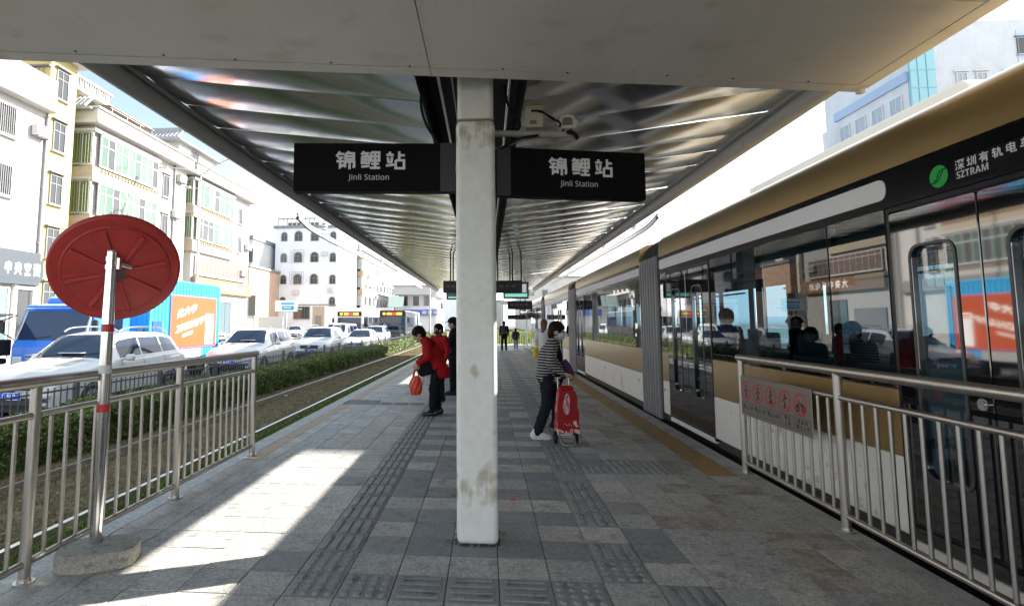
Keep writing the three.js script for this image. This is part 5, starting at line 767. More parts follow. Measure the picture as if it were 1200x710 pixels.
{ // right-hand blocks behind the tram
  const b = building('white office block with blue roof edge in the gap between canopy and tram'); wallBox(b, mWallR, 30, 44, G, 18.6, -39.8, -47.7); mesh('roof_edge', span(29.8, 44, 18.6, 19.3, -39.78, -47.8), M(0.28, 0.38, 0.55, 0.5), b);
  for (const y of [16.0, 13.0, 10.0, 7.0]) for (const z of [-41.0, -42.9, -44.8, -46.7]) windowOn(b, '-x', 30, z - 0.6, z + 0.6, y, y + 1.9, { frame: mFrameW, pane: M(0.3, 0.36, 0.42, 0.2) });
  mesh('round_corner', new THREE.CylinderGeometry(1.4, 1.4, 18, 24).translate(30.8, 9, -48.4), mWallR, b); for (let y = 9; y < 18; y += 3) mesh('corner_window', new THREE.CylinderGeometry(1.44, 1.44, 1.5, 24).translate(30.8, y, -48.4), mPaneB, b);
  const t = building('tall bluish white tower with turquoise glass strip at the top right'); wallBox(t, mWallR, 31.7, 48, G, 22.8, -39.6, -52); mesh('glass_strip', span(30.02, 31.68, 4, 21.0, -39.55, -39.77), mTeal, t); const gl = []; for (let y = 5; y < 20; y += 1.3) gl.push(span(30.0, 31.7, y, y + 0.06, -39.52, -39.77)); for (const x of [30.5, 31.1]) gl.push(span(x, x + 0.05, 4, 21.0, -39.51, -39.56)); mesh('glazing_bar', gl, M(0.2, 0.45, 0.5, 0.4), t);
  for (const y of [19.6, 16.6, 13.6]) for (const x of [33.4, 34.7, 36.6, 38.6]) windowOn(t, 'z', -39.6, x - 0.36, x + 0.36, y - 2.4, y - 0.6, { frame: mFrameW, pane: M(0.28, 0.34, 0.4, 0.2), hood: 0.15 }); for (const y of [20.2, 17.6]) windowOn(t, 'z', -39.6, 37.2, 38.4, y, y + 1.2, { frame: mTrimG, pane: mPaneD, cols: 2, hood: 0.15 }); mesh('panel_strip', [span(37.2, 38.4, 12, 22, -39.57, -39.6)], M(0.42, 0.52, 0.68, 0.6), t);
  const r = building('plain row of houses out of view across the right-hand road, its height and added taller block shaped to hold back the sun'); wallBox(r, mWallC, 26, 40, G, 16.8, 30, -17.6); wallBox(r, mWallC, 26, 40, G, 21.4, -20.2, -25.6); for (let z = 24; z > -16; z -= 4) for (const y of [1.0, 5, 9, 13]) windowOn(r, '-x', 26, z - 1.1, z + 1.1, y, y + 2, { pane: mPaneB });  // out-of-view row, raised and given an added taller block to screen the sun
}
for (const [x, y, z] of [[-26, 9.2, -26.4], [-26, 6.2, -22.8], [-26, 12.3, -30.6], [-25.6, 10.2, -44.9], [-25.6, 7.1, -43.2], [-25.6, 13.2, -45.4], [-25.6, 9.4, -59.3], [-25.6, 6.6, -58.2], [-20.6, 9.6, -93.7], [-20.6, 6.4, -100.5], [-20.6, 12.6, -97.2], [-20.6, 9.5, -107.4]]) { const a = thing('air_conditioner', `${y > 11 ? 'topmost' : y > 8.5 ? 'upper' : 'lower'} grey air conditioner ${x > -21 ? (z < -105 ? 'farthest along' : z < -96 && y < 7 ? 'at the middle of' : 'on') + ' the long white terrace' : z > -32 ? 'on the white sign-bearing block' : z > -47 ? 'on the green-windowed building' : 'on the building behind the street lamp'}`, 'air conditioner', x < -24 ? [x * 0.923, y * 0.955, z * 0.873] : [x, y, z], 'air conditioners on the street fronts'); mesh('casing', rbox(0.36, 0.6, 0.88, 0.04, 0.24, 0, 0), M(0.42, 0.42, 0.41, 0.6), a); mesh('fan_grille', [new THREE.TorusGeometry(0.22, 0.025, 8, 20).rotateY(Math.PI / 2).translate(0.43, 0, 0.1), cyl(0.2, 0.2, 0.02, 0, 0, 0, 18).rotateZ(Math.PI / 2).translate(0.42, 0, 0.1)], mTrimG, a); mesh('bracket', [span(0, 0.42, -0.36, -0.31, -0.35, -0.31), span(0, 0.42, -0.36, -0.31, 0.31, 0.35)], mTrimG, a); }
for (const [x, z, h, l] of [[-25.95, -31.2, 13, 'grey drain pipe down the white block with the dark shop sign'], [-25.55, -44.6, 14, 'grey drain pipe down the green-windowed building behind the mirror'], [-20.55, -101.6, 13.4, 'grey drain pipe down the long white terrace']]) { const p = thing('drain_pipe', l, 'pipe', x < -24 ? [x * 0.923, G, z * 0.873] : [x, G, z]); mesh('pipe', cyl(0.07, 0.07, h, 0.05, h / 2, 0, 10), mTrimG, p); mesh('clip', [3, 6, 9, 12].map((y) => rbox(0.1, 0.06, 0.22, 0.01, 0.02, y, 0)), mTrimG, p); }
// ---------- street furniture ----------
{
  const t = thing('street_lamp', 'tall grey street lamp with two arms in front of the green-windowed buildings', 'street lamp', [-19.2, YR, -34.8]); const mL = M(0.40, 0.41, 0.42, 0.5);
  mesh('post', new THREE.CylinderGeometry(0.06, 0.11, 12.0, 16).translate(0, 6.0, 0), mL, t); mesh('arm', [tube([[0, 11.8, 0], [1.0, 12.5, 0], [2.2, 13.0, 0]], 0.045), tube([[0, 11.8, 0], [-0.9, 12.2, 0], [-2.4, 12.4, 0]], 0.04)], mL, t); mesh('lamp_head', [rbox(0.8, 0.1, 0.26, 0.04).rotateZ(0.25).translate(2.5, 13.08, 0), rbox(0.7, 0.1, 0.24, 0.04).translate(-2.7, 12.42, 0)], mL, t); mesh('camera', [rbox(0.4, 0.18, 0.18, 0.05, -0.9, 11.0, 0), bar([0, 10.9, 0], [-0.8, 10.95, 0], 0.03)], mTrimW, t);
  const s = thing('road_sign', 'blue and white direction sign on a post in front of the arched-window building', 'road sign', [-12.9, YR, -34.5]); mesh('post', cyl(0.05, 0.05, 3.0, 0, 1.5, 0.0), mL, s); mesh('arm', bar([0, 2.75, 0], [1.0, 2.75, 0], 0.03), mL, s);
  const t2 = canvasTex(256, 128, (g) => { g.fillStyle = '#f2f5f6'; g.fillRect(0, 0, 256, 128); g.fillStyle = '#2da3d6'; g.fillRect(70, 26, 150, 20); g.fillRect(80, 62, 140, 48); g.fillStyle = '#f2f5f6'; g.fillRect(96, 78, 90, 10); }); const m = M(1, 1, 1, 0.5); m.map = t2; mesh('panel', rbox(1.5, 0.75, 0.05, 0.02, 0, 2.95, 0.06), mTrimW, s); mesh('panel_print', new THREE.PlaneGeometry(1.46, 0.71).translate(0, 2.95, 0.087), m, s);
  const l2 = thing('street_lamp', 'thin pale street lamp near the far end right of the grey building', 'street lamp', [-6.6, YR, -64]); mesh('post', new THREE.CylinderGeometry(0.07, 0.12, 7.2, 12).translate(0, 3.6, 0), mL, l2); mesh('arm', bar([0, 7.1, 0], [1.4, 7.3, 0], 0.05), mL, l2); mesh('lamp_head', rbox(0.7, 0.12, 0.25, 0.05, 1.6, 7.3, 0), mL, l2);
  const gr = thing('pavement_railing', 'low white railing along the pavement behind the queue of cars', 'railing', [-17.6, G, 0]); for (let z = -34; z > -62; z -= 2) mesh('post', cyl(0.035, 0.035, 1.0, 0, 0.5, z, 10), mTrimW, gr); for (const y of [0.4, 0.95]) mesh('rail', span(-0.025, 0.025, y, y + 0.05, -34, -62), mTrimW, gr);
}
// rows of parked scooters and carts before the arched building
for (let i = 0; i < 5; i++) { const t = thing('parked_scooter', ['dark scooter parked leftmost before the arched-window building', 'brown cart parked second from left before the arched-window building', 'dark scooter parked in the middle before the arched-window building', 'tan covered cart parked before the arched-window entrance', 'dark scooter parked rightmost before the arched-window building'][i], i % 2 ? 'cart' : 'scooter', [-27 + i * 1.9, G, -71]); if (i % 2) { mesh('body', rbox(1.6, 0.9, 1.0, 0.12, 0, 0.85, 0), i === 3 ? M(0.42, 0.36, 0.25, 0.8) : mBrown, t); for (const x of [-0.5, 0.5]) mesh('wheel', new THREE.TorusGeometry(0.25, 0.05, 8, 20), mTyre, t, [x, 0.3, 0.55]); } else { mesh('body', [rbox(0.9, 0.35, 0.35, 0.12, 0, 0.6, 0), rbox(0.7, 0.12, 0.3, 0.05, -0.2, 0.86, 0), bar([0.45, 0.4, 0], [0.6, 1.1, 0], 0.05)], mDark, t); mesh('handlebar', bar([0.55, 1.1, -0.3], [0.55, 1.1, 0.3], 0.03), mDark, t); for (const x of [-0.55, 0.6]) mesh('wheel', new THREE.TorusGeometry(0.22, 0.06, 8, 20), mTyre, t, [x, 0.28, 0]); } }

// ---------- overhead charging rails beside the canopy ----------
for (const [x, y, z0, l] of [[-4.5, 3.9, -12.6, 'grey overhead charging rail hung left of the canopy over the empty track'], [4.4, 4.08, -14.2, 'grey overhead charging rail hung right of the canopy above the tram']]) {
  const t = thing('charging_rail', l, 'overhead rail', [x, 0, 0]); const pts = [[0, y + 0.12, z0], [0, y + 0.02, z0 - 0.7], [0, y - 0.02, z0 - 2], [0, y, z0 - 8], [0, y + 0.05, -38]];
  mesh('conductor', [tube(pts, 0.045, 80, 8), tube(pts.map((p) => [p[0] + 0.0, p[1] + 0.09, p[2]]), 0.03, 80, 6)], M(0.42, 0.42, 0.43, 0.45), t);
  for (let z = z0 - 2.2; z > -36; z -= 4.2) { mesh('insulator', [0, 1, 2].map((k) => cyl(0.09, 0.06, 0.06, 0, y + 0.24 + k * 0.08, z, 14)), M(0.55, 0.55, 0.56, 0.4), t); mesh('hanger', [bar([0, y + 0.46, z], [0, y + 0.8, z], 0.03), bar([0, y + 0.8, z], [x < 0 ? 1.6 : -1.5, 3.72, z], 0.035), bar([0, y + 0.46, z], [x < 0 ? 0.7 : -0.7, y + 0.72, z + 0.3], 0.018)], mSteel, t); }
}
// ---------- hanging screens and far platform end ----------
{
  const scr = canvasTex(256, 160, (g) => { g.fillStyle = '#101416'; g.fillRect(0, 0, 256, 160); g.fillStyle = '#303a40'; g.fillRect(8, 8, 240, 110); g.fillStyle = '#12161a'; g.fillRect(90, 50, 90, 60); g.fillStyle = '#69b79f'; g.fillRect(8, 118, 240, 34); g.fillStyle = '#8a9498'; g.fillRect(196, 14, 44, 90); });
  const brd = canvasTex(256, 128, (g) => { g.fillStyle = '#090909'; g.fillRect(0, 0, 256, 128); ['车', '站', '大', '中'].forEach((c, k) => glyph(g, c, 26 + k * 50, 40, 36, 6, '#595959')); });
  const mS = new THREE.MeshStandardMaterial({ color: 0x080808, emissive: 0xffffff, emissiveMap: scr, emissiveIntensity: 0.35, roughness: 0.25 }), mB2 = M(1, 1, 1, 0.4); mB2.map = brd;
  const hang = (x0, x1, y0, y1, z, mat, name, label, cat) => { const t = thing(name, label, cat, [(x0 + x1) / 2, y0, z]); const w = x1 - x0, h = y1 - y0; mesh('case', rbox(w, h, 0.12, 0.01, 0, h / 2, -0.065), mBlack, t); mesh(mat === mS ? 'screen' : 'sign_face', new THREE.PlaneGeometry(w - 0.05, h - 0.05).translate(0, h / 2, 0.0), mat, t); mesh('hanger', [bar([w * 0.22, h, -0.07], [w * 0.22, 3.55 - y0, -0.07], 0.018)].concat(w > 0.5 ? [bar([-w * 0.22, h, -0.07], [-w * 0.22, 3.55 - y0, -0.07], 0.018)] : []), mDark, t); return t; };
  hang(-1.08, -0.42, 2.27, 2.57, -13.7, mB2, 'direction_board', 'black hanging direction board left of the foreground column', 'sign'); hang(-1.03, -0.42, 2.12, 2.36, -14.2, mS, 'information_screen', 'hanging information screen with teal strip left of the column', 'screen');
  hang(0.06, 0.90, 2.26, 2.57, -13.7, mB2, 'direction_board', 'black hanging direction board right of the foreground column', 'sign'); hang(0.44, 1.10, 2.14, 2.57, -14.2, mS, 'information_screen', 'hanging information screen with teal strip right of the column', 'screen');
  hang(0.95, 2.05, 2.12, 2.50, -24.5, mB2, 'direction_board', 'small black hanging board far along the right side under the canopy', 'sign'); hang(1.2, 2.2, 1.72, 1.98, -31, mB2, 'direction_board', 'smallest dark hanging board lowest at the far platform end', 'sign');
  const m = thing('round_mirror', 'round convex mirror on a post at the far end of the platform', 'mirror', [2.5, 0, -34.2]); mesh('post', cyl(0.035, 0.035, 2.2, 0, 1.1, -0.1, 12), mWhite, m); mesh('rim', new THREE.TorusGeometry(0.42, 0.035, 10, 36).translate(0, 2.2, 0.02), M(0.5, 0.12, 0.08, 0.5), m); mesh('mirror_face', new THREE.SphereGeometry(1.2, 32, 10, 0, 6.284, 0, 0.355).rotateX(Math.PI / 2).translate(0, 2.2, -1.1), new THREE.MeshStandardMaterial({ color: 0xffffff, metalness: 1, roughness: 0.04 }), m);
  const f = thing('white_railing', 'white picket railing across the far platform end', 'railing', [0, 0, -36]); for (let x = 0.6; x < 4.4; x += 0.16) mesh('picket', cyl(0.018, 0.018, 0.9, x, 0.45, 0, 8), mWhite, f); for (const y of [0.08, 0.92]) mesh('rail', bar([0.5, y, 0], [4.4, y, 0], 0.03, 8), mWhite, f);
  const hy = new THREE.BoxGeometry(6, 0.9, 0.8, 40, 8, 6).translate(3.2, 0.55, -38.5), p = hy.attributes.position; for (let i = 0; i < p.count; i++) { const a = noise2(p.getX(i) * 5 + 50, p.getY(i) * 5 + p.getZ(i) * 3 + 250, 997, 12) - 0.5; p.setXYZ(i, p.getX(i) + a * 0.16, p.getY(i) + a * 0.18, p.getZ(i) + a * 0.2); } hy.computeVertexNormals();
  const sh = thing('yellow_hedge', 'yellow green clipped shrub behind the white railing at the far end', 'shrub', [0, 0, 0]); mesh('foliage', muv(hy, 1), new THREE.MeshStandardMaterial({ roughness: 1, map: tex(256, (u, v) => { const n = fbm(u, v, 40, 3, 77); return [0.62 * n * 2, 0.66 * n * 2, 0.18 * n * 2]; }) }), sh);
  structure('far_pavement', muv(span(-3.2, 7, -0.4, -0.02, -35.05, -60), 0.4), mPave);
  const r = thing('level_crossing_sign', 'dark lettering board standing above the far platform end', 'sign', [1.6, 0, -40]); mesh('board', rbox(1.2, 0.3, 0.06, 0.02, 0, 3.0, 0), mGrey, r); mesh('post', [cyl(0.03, 0.03, 3, -0.5, 1.5, -0.05), cyl(0.03, 0.03, 3, 0.5, 1.5, -0.05)], mGrey, r);
}

// ---------- people ----------
const mSkin = M(0.42, 0.26, 0.18, 0.55), mHair = M(0.010, 0.008, 0.007, 0.5, { specularIntensity: 0.15 }), mHairRed = M(0.13, 0.045, 0.02, 0.5), mBlackCloth = M(0.012, 0.012, 0.014, 0.9, { specularIntensity: 0.15 }), mNavy = M(0.016, 0.018, 0.026, 0.9, { specularIntensity: 0.15 }), mRedCloth = M(0.30, 0.012, 0.016, 0.9, { specularIntensity: 0.15 }), mPurple = M(0.075, 0.035, 0.10, 0.9, { specularIntensity: 0.15 }), mWhiteCloth = M(0.62, 0.61, 0.60, 0.9), mGreyCloth = M(0.30, 0.31, 0.33, 0.9), mMask = M(0.30, 0.52, 0.62, 0.85), mEye = M(0.012, 0.01, 0.009, 0.25), mLip = M(0.30, 0.12, 0.10, 0.6);
const mStripe = new THREE.MeshStandardMaterial({ roughness: 0.9, map: tex(128, (u, v) => { const n = noise2(u * 64, v * 64, 64, 3) * 0.05; return (v * 4) % 1 < 0.30 ? [0.68 + n, 0.67 + n, 0.66 + n] : [0.085 + n, 0.085 + n, 0.095 + n]; }) }); mStripe.map.repeat.set(7, 7);
const mixv = (a, b, t) => a.map((x, i) => x + (b[i] - x) * t), addv = (a, b, k = 1) => a.map((x, i) => x + b[i] * k), nrm = (a) => { const l = Math.hypot(...a); return a.map((x) => x / l); }, crs = (a, b) => [a[1] * b[2] - a[2] * b[1], a[2] * b[0] - a[0] * b[2], a[0] * b[1] - a[1] * b[0]];
function handParts(w, d, n, side, curl) {
  d = nrm(d); n = nrm(addv(n, d, -(n[0] * d[0] + n[1] * d[1] + n[2] * d[2]))); const s = crs(d, n).map((x) => x * side);
  const pr = [cap(w, addv(w, d, 0.03), 0.024, 0.026), cap(addv(w, d, 0.03), addv(w, d, 0.072), 0.036, 0.040, n, 0.40)];
  [0.066, 0.076, 0.071, 0.056].forEach((L, i) => { let p = addv(addv(w, d, 0.085 - Math.abs(i - 1.3) * 0.004), s, (1.5 - i) * 0.0205), a = curl * 0.35; for (const [f, r] of [[0.45, 0.0088], [0.31, 0.008], [0.24, 0.0072]]) { const q = addv(addv(p, d, Math.cos(a) * L * f), n, Math.sin(a) * L * f); pr.push(cap(p, q, r, r * 0.93)); p = q; a += curl; } });
  let p = addv(addv(w, d, 0.028), s, 0.028), q = addv(addv(addv(p, d, 0.026), s, 0.024), n, 0.012 + 0.01 * curl); pr.push(cap(p, q, 0.0125, 0.010)); pr.push(cap(q, addv(addv(addv(q, d, 0.028), s, 0.004), n, 0.012 * curl), 0.0098, 0.0085));
  const lo = [0, 1, 2].map((i) => w[i] - 0.02), hi = [0, 1, 2].map((i) => w[i] + 0.02); for (let i = 0; i < 3; i++) { lo[i] = w[i] - 0.19; hi[i] = w[i] + 0.19; } return [pr, lo, hi];
}
function person(o) {
  const J = { pel: [0, 0.90, 0], chest: [0, 1.17, 0], neck: [0, 1.36, -0.01], head: [0, 1.50, 0.02], sh: [0.175, 1.31, -0.01], el: [[0.23, 1.06, -0.03], [-0.23, 1.06, -0.03]], wr: [[0.22, 0.84, 0.04], [-0.22, 0.84, 0.04]], kn: [[0.09, 0.47, 0.02], [-0.09, 0.47, 0.02]], an: [[0.09, 0.08, 0], [-0.09, 0.08, 0]], pitch: 0, yaw: 0, palm: [[-1, 0, 0.2], [1, 0, 0.2]], curl: [0.45, 0.45], hem: 0.74, ...o.pose };
  const t = thing(o.name || 'person', o.label, 'person', o.pos, o.group, o.turn); const c = o.cell || 0.012, far = c > 0.015; if (o.scale) t.scale.setScalar(o.scale);
  const lat = [1, 0, 0], up = nrm(addv(J.neck, J.pel, -1)), fw = crs(lat, up), S = [[J.sh[0], J.sh[1], J.sh[2]], [-J.sh[0], J.sh[1], J.sh[2]]], hip = [[0.078, J.pel[1] - 0.04, J.pel[2]], [-0.078, J.pel[1] - 0.04, J.pel[2]]];
  const box3 = (pts, m) => [[0, 1, 2].map((i) => Math.min(...pts.map((p) => p[i])) - m), [0, 1, 2].map((i) => Math.max(...pts.map((p) => p[i])) + m)];
  // the body: limbs and trunk, head and hands on finer grids, joined into one mesh
  const flat = fw;
  const bodyPr = [cap(J.pel, J.chest, 0.115, 0.125, flat, 0.72), cap(J.chest, addv(J.neck, up, -0.05), 0.12, 0.07, flat, 0.7), cap(addv(J.neck, up, -0.06), J.head, 0.050, 0.046)];
  for (const i of [0, 1]) { bodyPr.push(cap(addv(J.chest, up, 0.1), S[i], 0.07, 0.05), cap(S[i], J.el[i], 0.046, 0.036), cap(J.el[i], J.wr[i], 0.036, 0.025), cap(hip[i], J.kn[i], 0.080, 0.052), cap(J.kn[i], J.an[i], 0.052, 0.036), cap(J.an[i], addv(J.an[i], [0, -0.045, 0.10]), 0.036, 0.026)); }
  const all = [J.pel, J.chest, J.neck, J.head, ...S, ...J.el, ...J.wr, ...J.kn, ...J.an]; const geos = [nets(field(bodyPr, 0.03), ...box3(all, 0.17), c * 1.25)];
  const hm = new THREE.Matrix4().makeRotationFromEuler(new THREE.Euler(J.pitch, J.yaw, J.roll || 0, 'YXZ')).setPosition(...J.head), hc = far ? 0.011 : 0.0045;
  const headF = field([ell([0, 0.02, -0.012], [0.074, 0.095, 0.092]), ell([0, -0.045, 0.022], [0.056, 0.068, 0.066]), cap([0, 0.008, 0.082], [0, -0.028, 0.100], 0.009, 0.013), ell([0, -0.092, 0.055], [0.024, 0.02, 0.024]), ell([0.074, -0.012, -0.005], [0.012, 0.031, 0.02]), ell([-0.074, -0.012, -0.005], [0.012, 0.031, 0.02])], 0.022, [ell([0.031, 0.006, 0.098], [0.017, 0.009, 0.014]), ell([-0.031, 0.006, 0.098], [0.017, 0.009, 0.014])]);
  geos.push(nets(headF, [-0.11, -0.14, -0.13], [0.11, 0.14, 0.14], hc).applyMatrix4(hm));
  for (const i of [0, 1]) { const d = addv(J.wr[i], J.el[i], -1), [pr, lo, hi] = handParts(J.wr[i], o.handDir?.[i] || d, J.palm[i], i ? -1 : 1, J.curl[i]); geos.push(nets(field(pr, 0.009), lo, hi, far ? 0.009 : 0.0042)); }
  mesh('body', geos, mSkin, t);
  if (!far) for (const s of [1, -1]) mesh('eye', new THREE.SphereGeometry(0.011, 10, 8).scale(1.2, 0.65, 0.7).translate(s * 0.031, 0.005, 0.083).applyMatrix4(hm), mEye, t);
  if (!far && !o.mask) mesh('mouth', new THREE.SphereGeometry(0.02, 10, 8).scale(1, 0.25, 0.5).translate(0, -0.055, 0.082).applyMatrix4(hm), mLip, t);
  // hair
  const hp = [ell([0, 0.034, -0.022], [0.092, 0.104, 0.112]), ...(o.hair?.long ? [cap([0, 0.0, -0.07], [0, -o.hair.long, -0.085], 0.085, 0.07, [0, 0, 1], 0.55)] : [ell([0, -0.03, -0.06], [0.080, 0.075, 0.062])]), ...(o.hair?.tail ? [cap([0, 0.05, -0.12], [0, -0.16, -0.17], 0.045, 0.03)] : []), ...(o.hair?.bun ? [ell([0, 0.08, -0.12], [0.05, 0.05, 0.05])] : [])];
  const hairF0 = field(hp, 0.03, [ell([0, -0.055, 0.105], [0.076, 0.105, 0.085]), ell([0.085, -0.05, 0.02], [0.028, 0.06, 0.055]), ell([-0.085, -0.05, 0.02], [0.028, 0.06, 0.055])]), hairF = (x, y, z) => hairF0(x, y, z) + 0.0035 * Math.sin(x * 150 + y * 60) * Math.sin(z * 130 - y * 90) ;
  mesh('hair', nets(hairF, [-0.13, -0.16 - (o.hair?.long || 0.1), -0.26], [0.13, 0.17, 0.16], far ? 0.013 : 0.006).applyMatrix4(hm), o.hair?.mat || mHair, t);
  if (o.cap) mesh('cap', [nets(field([ell([0, 0.05, -0.012], [0.096, 0.088, 0.112]), cap([0, 0.055, 0.09], [0, 0.045, 0.145], 0.06, 0.05, [0, 1, 0], 0.12)], 0.012, [ell([0, -0.05, 0.0], [0.16, 0.09, 0.2])]), [-0.13, -0.02, -0.15], [0.13, 0.17, 0.22], far ? 0.012 : 0.006).applyMatrix4(hm)], o.cap, t);
  if (o.mask) { mesh('mask', nets(field([ell([0, -0.048, 0.050], [0.064, 0.054, 0.056])], 0.01, [ell([0, 0.06, 0.06], [0.2, 0.062, 0.2]), ell([0, -0.05, -0.05], [0.09, 0.2, 0.085])]), [-0.09, -0.13, -0.02], [0.09, 0.03, 0.14], 0.005).applyMatrix4(hm), o.mask, t); mesh('ear_loop', [1, -1].map((s) => tube([[s * 0.05, -0.03, 0.085], [s * 0.075, -0.018, 0.04], [s * 0.082, -0.01, -0.01]], 0.003, 10, 5)).map((g) => g.applyMatrix4(hm)), mWhiteCloth, t); }
  // top
  const hemP = [0, J.hem, J.pel[2]], A = o.bulk || 1, hemN = o.hemN || up, tors = field([cap(addv(J.pel, up, -0.10), J.chest, 0.166 * A, 0.150 * A, flat, o.flatT || 0.76), cap(J.chest, addv(J.neck, up, -0.07), 0.145 * A, 0.085, flat, 0.74), cap(addv(S[0], up, -0.02), addv(S[1], up, -0.02), 0.066, 0.066), cap(addv(J.neck, up, -0.05), addv(J.neck, up, -0.005), 0.066, 0.062)], 0.06, [(x, y, z) => (x - hemP[0]) * hemN[0] + (y - hemP[1]) * hemN[1] + (z - hemP[2]) * hemN[2]]);
  const arms = [0, 1].map((i) => field([cap(S[i], J.el[i], 0.066 * A, 0.054 * A), cap(J.el[i], mixv(J.el[i], J.wr[i], 0.93), 0.053 * A, 0.040 * A)], 0.025)); const f0 = field([tors, ...arms], 0.035), topF = (x, y, z) => f0(x, y, z) + 0.0045 * Math.sin(y * 40 + x * 17 + Math.sin(z * 31) * 1.6) * Math.sin(x * 29 - z * 35 + y * 8) + 0.0025 * Math.sin(y * 95 + z * 50 + x * 40);
  mesh(o.topName || 'jacket', nets(topF, ...box3([J.pel, J.chest, J.neck, ...S, ...J.el, ...J.wr], 0.2), c * 0.8), o.top, t);
  // trousers
  const W = o.legW || 1, lg = field([cap(addv(J.pel, up, 0.06), addv(J.pel, up, -0.05), 0.112, 0.125, flat, 0.8), ...[0, 1].flatMap((i) => [cap(hip[i], J.kn[i], 0.088 * W, 0.066 * W), cap(J.kn[i], addv(J.an[i], [0, 0.015, 0]), 0.068 * W, 0.058 * W)])], 0.035), legF = (x, y, z) => Math.max(lg(x, y, z) + 0.0045 * Math.sin(y * 34 + x * 20) * Math.sin(z * 38 + y * 12) + 0.002 * Math.sin(y * 100 + x * 50), 0.045 - y);
  mesh('trousers', nets(legF, ...box3([addv(J.pel, up, 0.1), ...J.kn, ...J.an, ...hip], 0.16), c * 0.9), o.legs, t);
  for (const i of [0, 1]) { const a = J.an[i], y0 = a[1] - 0.08, lift = Math.max(0, y0), td = o.toe?.[i] || [0, 0, 1], P = (k, y) => [a[0] + td[0] * k, y, a[2] + td[2] * k]; const f = field([cap(P(-0.05, lift + 0.05), P(0.06, lift + 0.048), 0.046, 0.046), cap(P(0.05, lift + 0.04), P(0.15, lift + 0.030), 0.046, 0.036), cap(P(-0.03, lift + 0.05), P(-0.02, lift + 0.1), 0.046, 0.045)], 0.03, [(x, y) => y - lift - 0.006]); const sh = mesh('shoe', nets(f, ...box3([P(-0.06, lift), P(0.17, lift + 0.12)], 0.08), far ? 0.014 : 0.008), o.shoes || mDark, t); if (!far) mesh('sole', new THREE.CapsuleGeometry(0.046, 0.16, 6, 14).rotateX(Math.PI / 2).scale(1, 0.28, 1).rotateY(Math.atan2(td[0], td[2])).translate(P(0.05, 0)[0], lift + 0.013, P(0.05, 0)[2]), o.sole || mTrim, sh); }
  return t;
}
// the man bending over his bag
const manRed = person({ label: 'person in a red jacket and black trousers bending forward with a red carrier bag', pos: [-0.86, 0, -9.1], turn: -Math.PI / 2 + 0.12, top: mRedCloth, legs: mBlackCloth, shoes: M(0.01, 0.01, 0.01, 0.25), bulk: 1.08, flatT: 0.86, legW: 1.05, hemN: nrm([0, 1, -0.3]),
  pose: { pel: [0, 0.80, -0.05], chest: [0, 1.06, 0.06], neck: [0, 1.235, 0.17], head: [0, 1.32, 0.27], sh: [0.175, 1.195, 0.13], el: [[0.235, 0.97, 0.10], [-0.22, 0.95, 0.14]], wr: [[0.17, 0.85, 0.27], [-0.12, 0.84, 0.28]], kn: [[0.09, 0.44, 0.02], [-0.09, 0.44, -0.03]], an: [[0.10, 0.08, 0.03], [-0.10, 0.08, -0.06]], pitch: 0.62, hem: 0.61, curl: [1.0, 1.0], palm: [[-1, -0.2, 0], [1, -0.2, 0]] }, handDir: [[-0.1, -0.8, 0.5], [0.1, -0.8, 0.5]] });
{
  const b = thing('carrier_bag', 'bright orange red plastic carrier bag held by the bending person', 'bag', [-1.155, 0.34, -8.98]); const f = (x, y, z) => { const h = Math.min(1, Math.max(0, y / 0.30)); const w = 0.105 * Math.pow(Math.sin(Math.PI * (0.18 + 0.72 * h)), 0.6) , d = Math.sqrt((x / 1) ** 2 + (z / 0.75) ** 2) - w * (1 + 0.10 * Math.sin(Math.atan2(z, x) * 7 + y * 30) * (0.3 + h)); return Math.max(d * 0.7, -y - 0.0, y - 0.31) + 0.003 * Math.sin(x * 90 + y * 60) * Math.sin(y * 70 - z * 80); };
  const mBag = M(0.72, 0.075, 0.02, 0.4, { transmission: 0.3, thickness: 0 }); mesh('sack', nets(f, [-0.15, -0.03, -0.13], [0.15, 0.34, 0.13], 0.009), mBag, b); mesh('handle', [tube([[-0.05, 0.28, 0.02], [-0.03, 0.38, 0.01], [0.0, 0.45, 0], [0.03, 0.38, -0.01], [0.05, 0.28, -0.02]], 0.012, 24, 6), tube([[-0.04, 0.28, -0.04], [-0.02, 0.38, -0.02], [0.0, 0.45, 0], [0.03, 0.37, 0.02], [0.06, 0.28, 0.03]], 0.010, 24, 6)], mBag, b);
  tag(mesh('white_bag', nets((x, y, z) => Math.max(Math.hypot(x, z * 1.3) - 0.10 * (1.1 - y) - 0.006 * Math.sin(Math.atan2(z, x) * 9), Math.abs(y) - 0.13) * 0.8, [-0.16, -0.16, -0.16], [0.16, 0.16, 0.16], 0.012), M(0.7, 0.7, 0.7, 0.5), scene, [-1.0, 0.62, -9.16]), 'white plastic bag held behind the red carrier bag', 'bag');
  const h = thing('handbag', 'black handbag hanging from the bending person at the waist', 'bag', [-1.0, 0.76, -8.97]); mesh('pouch', rbox(0.24, 0.22, 0.10, 0.05).rotateZ(0.25), mBlackCloth, h); mesh('strap', tube([[0.08, 0.1, 0], [0.14, 0.35, -0.02], [0.12, 0.5, -0.1], [-0.02, 0.3, -0.12], [-0.1, 0.1, -0.05]], 0.008, 30, 6), mBlackCloth, h);
}
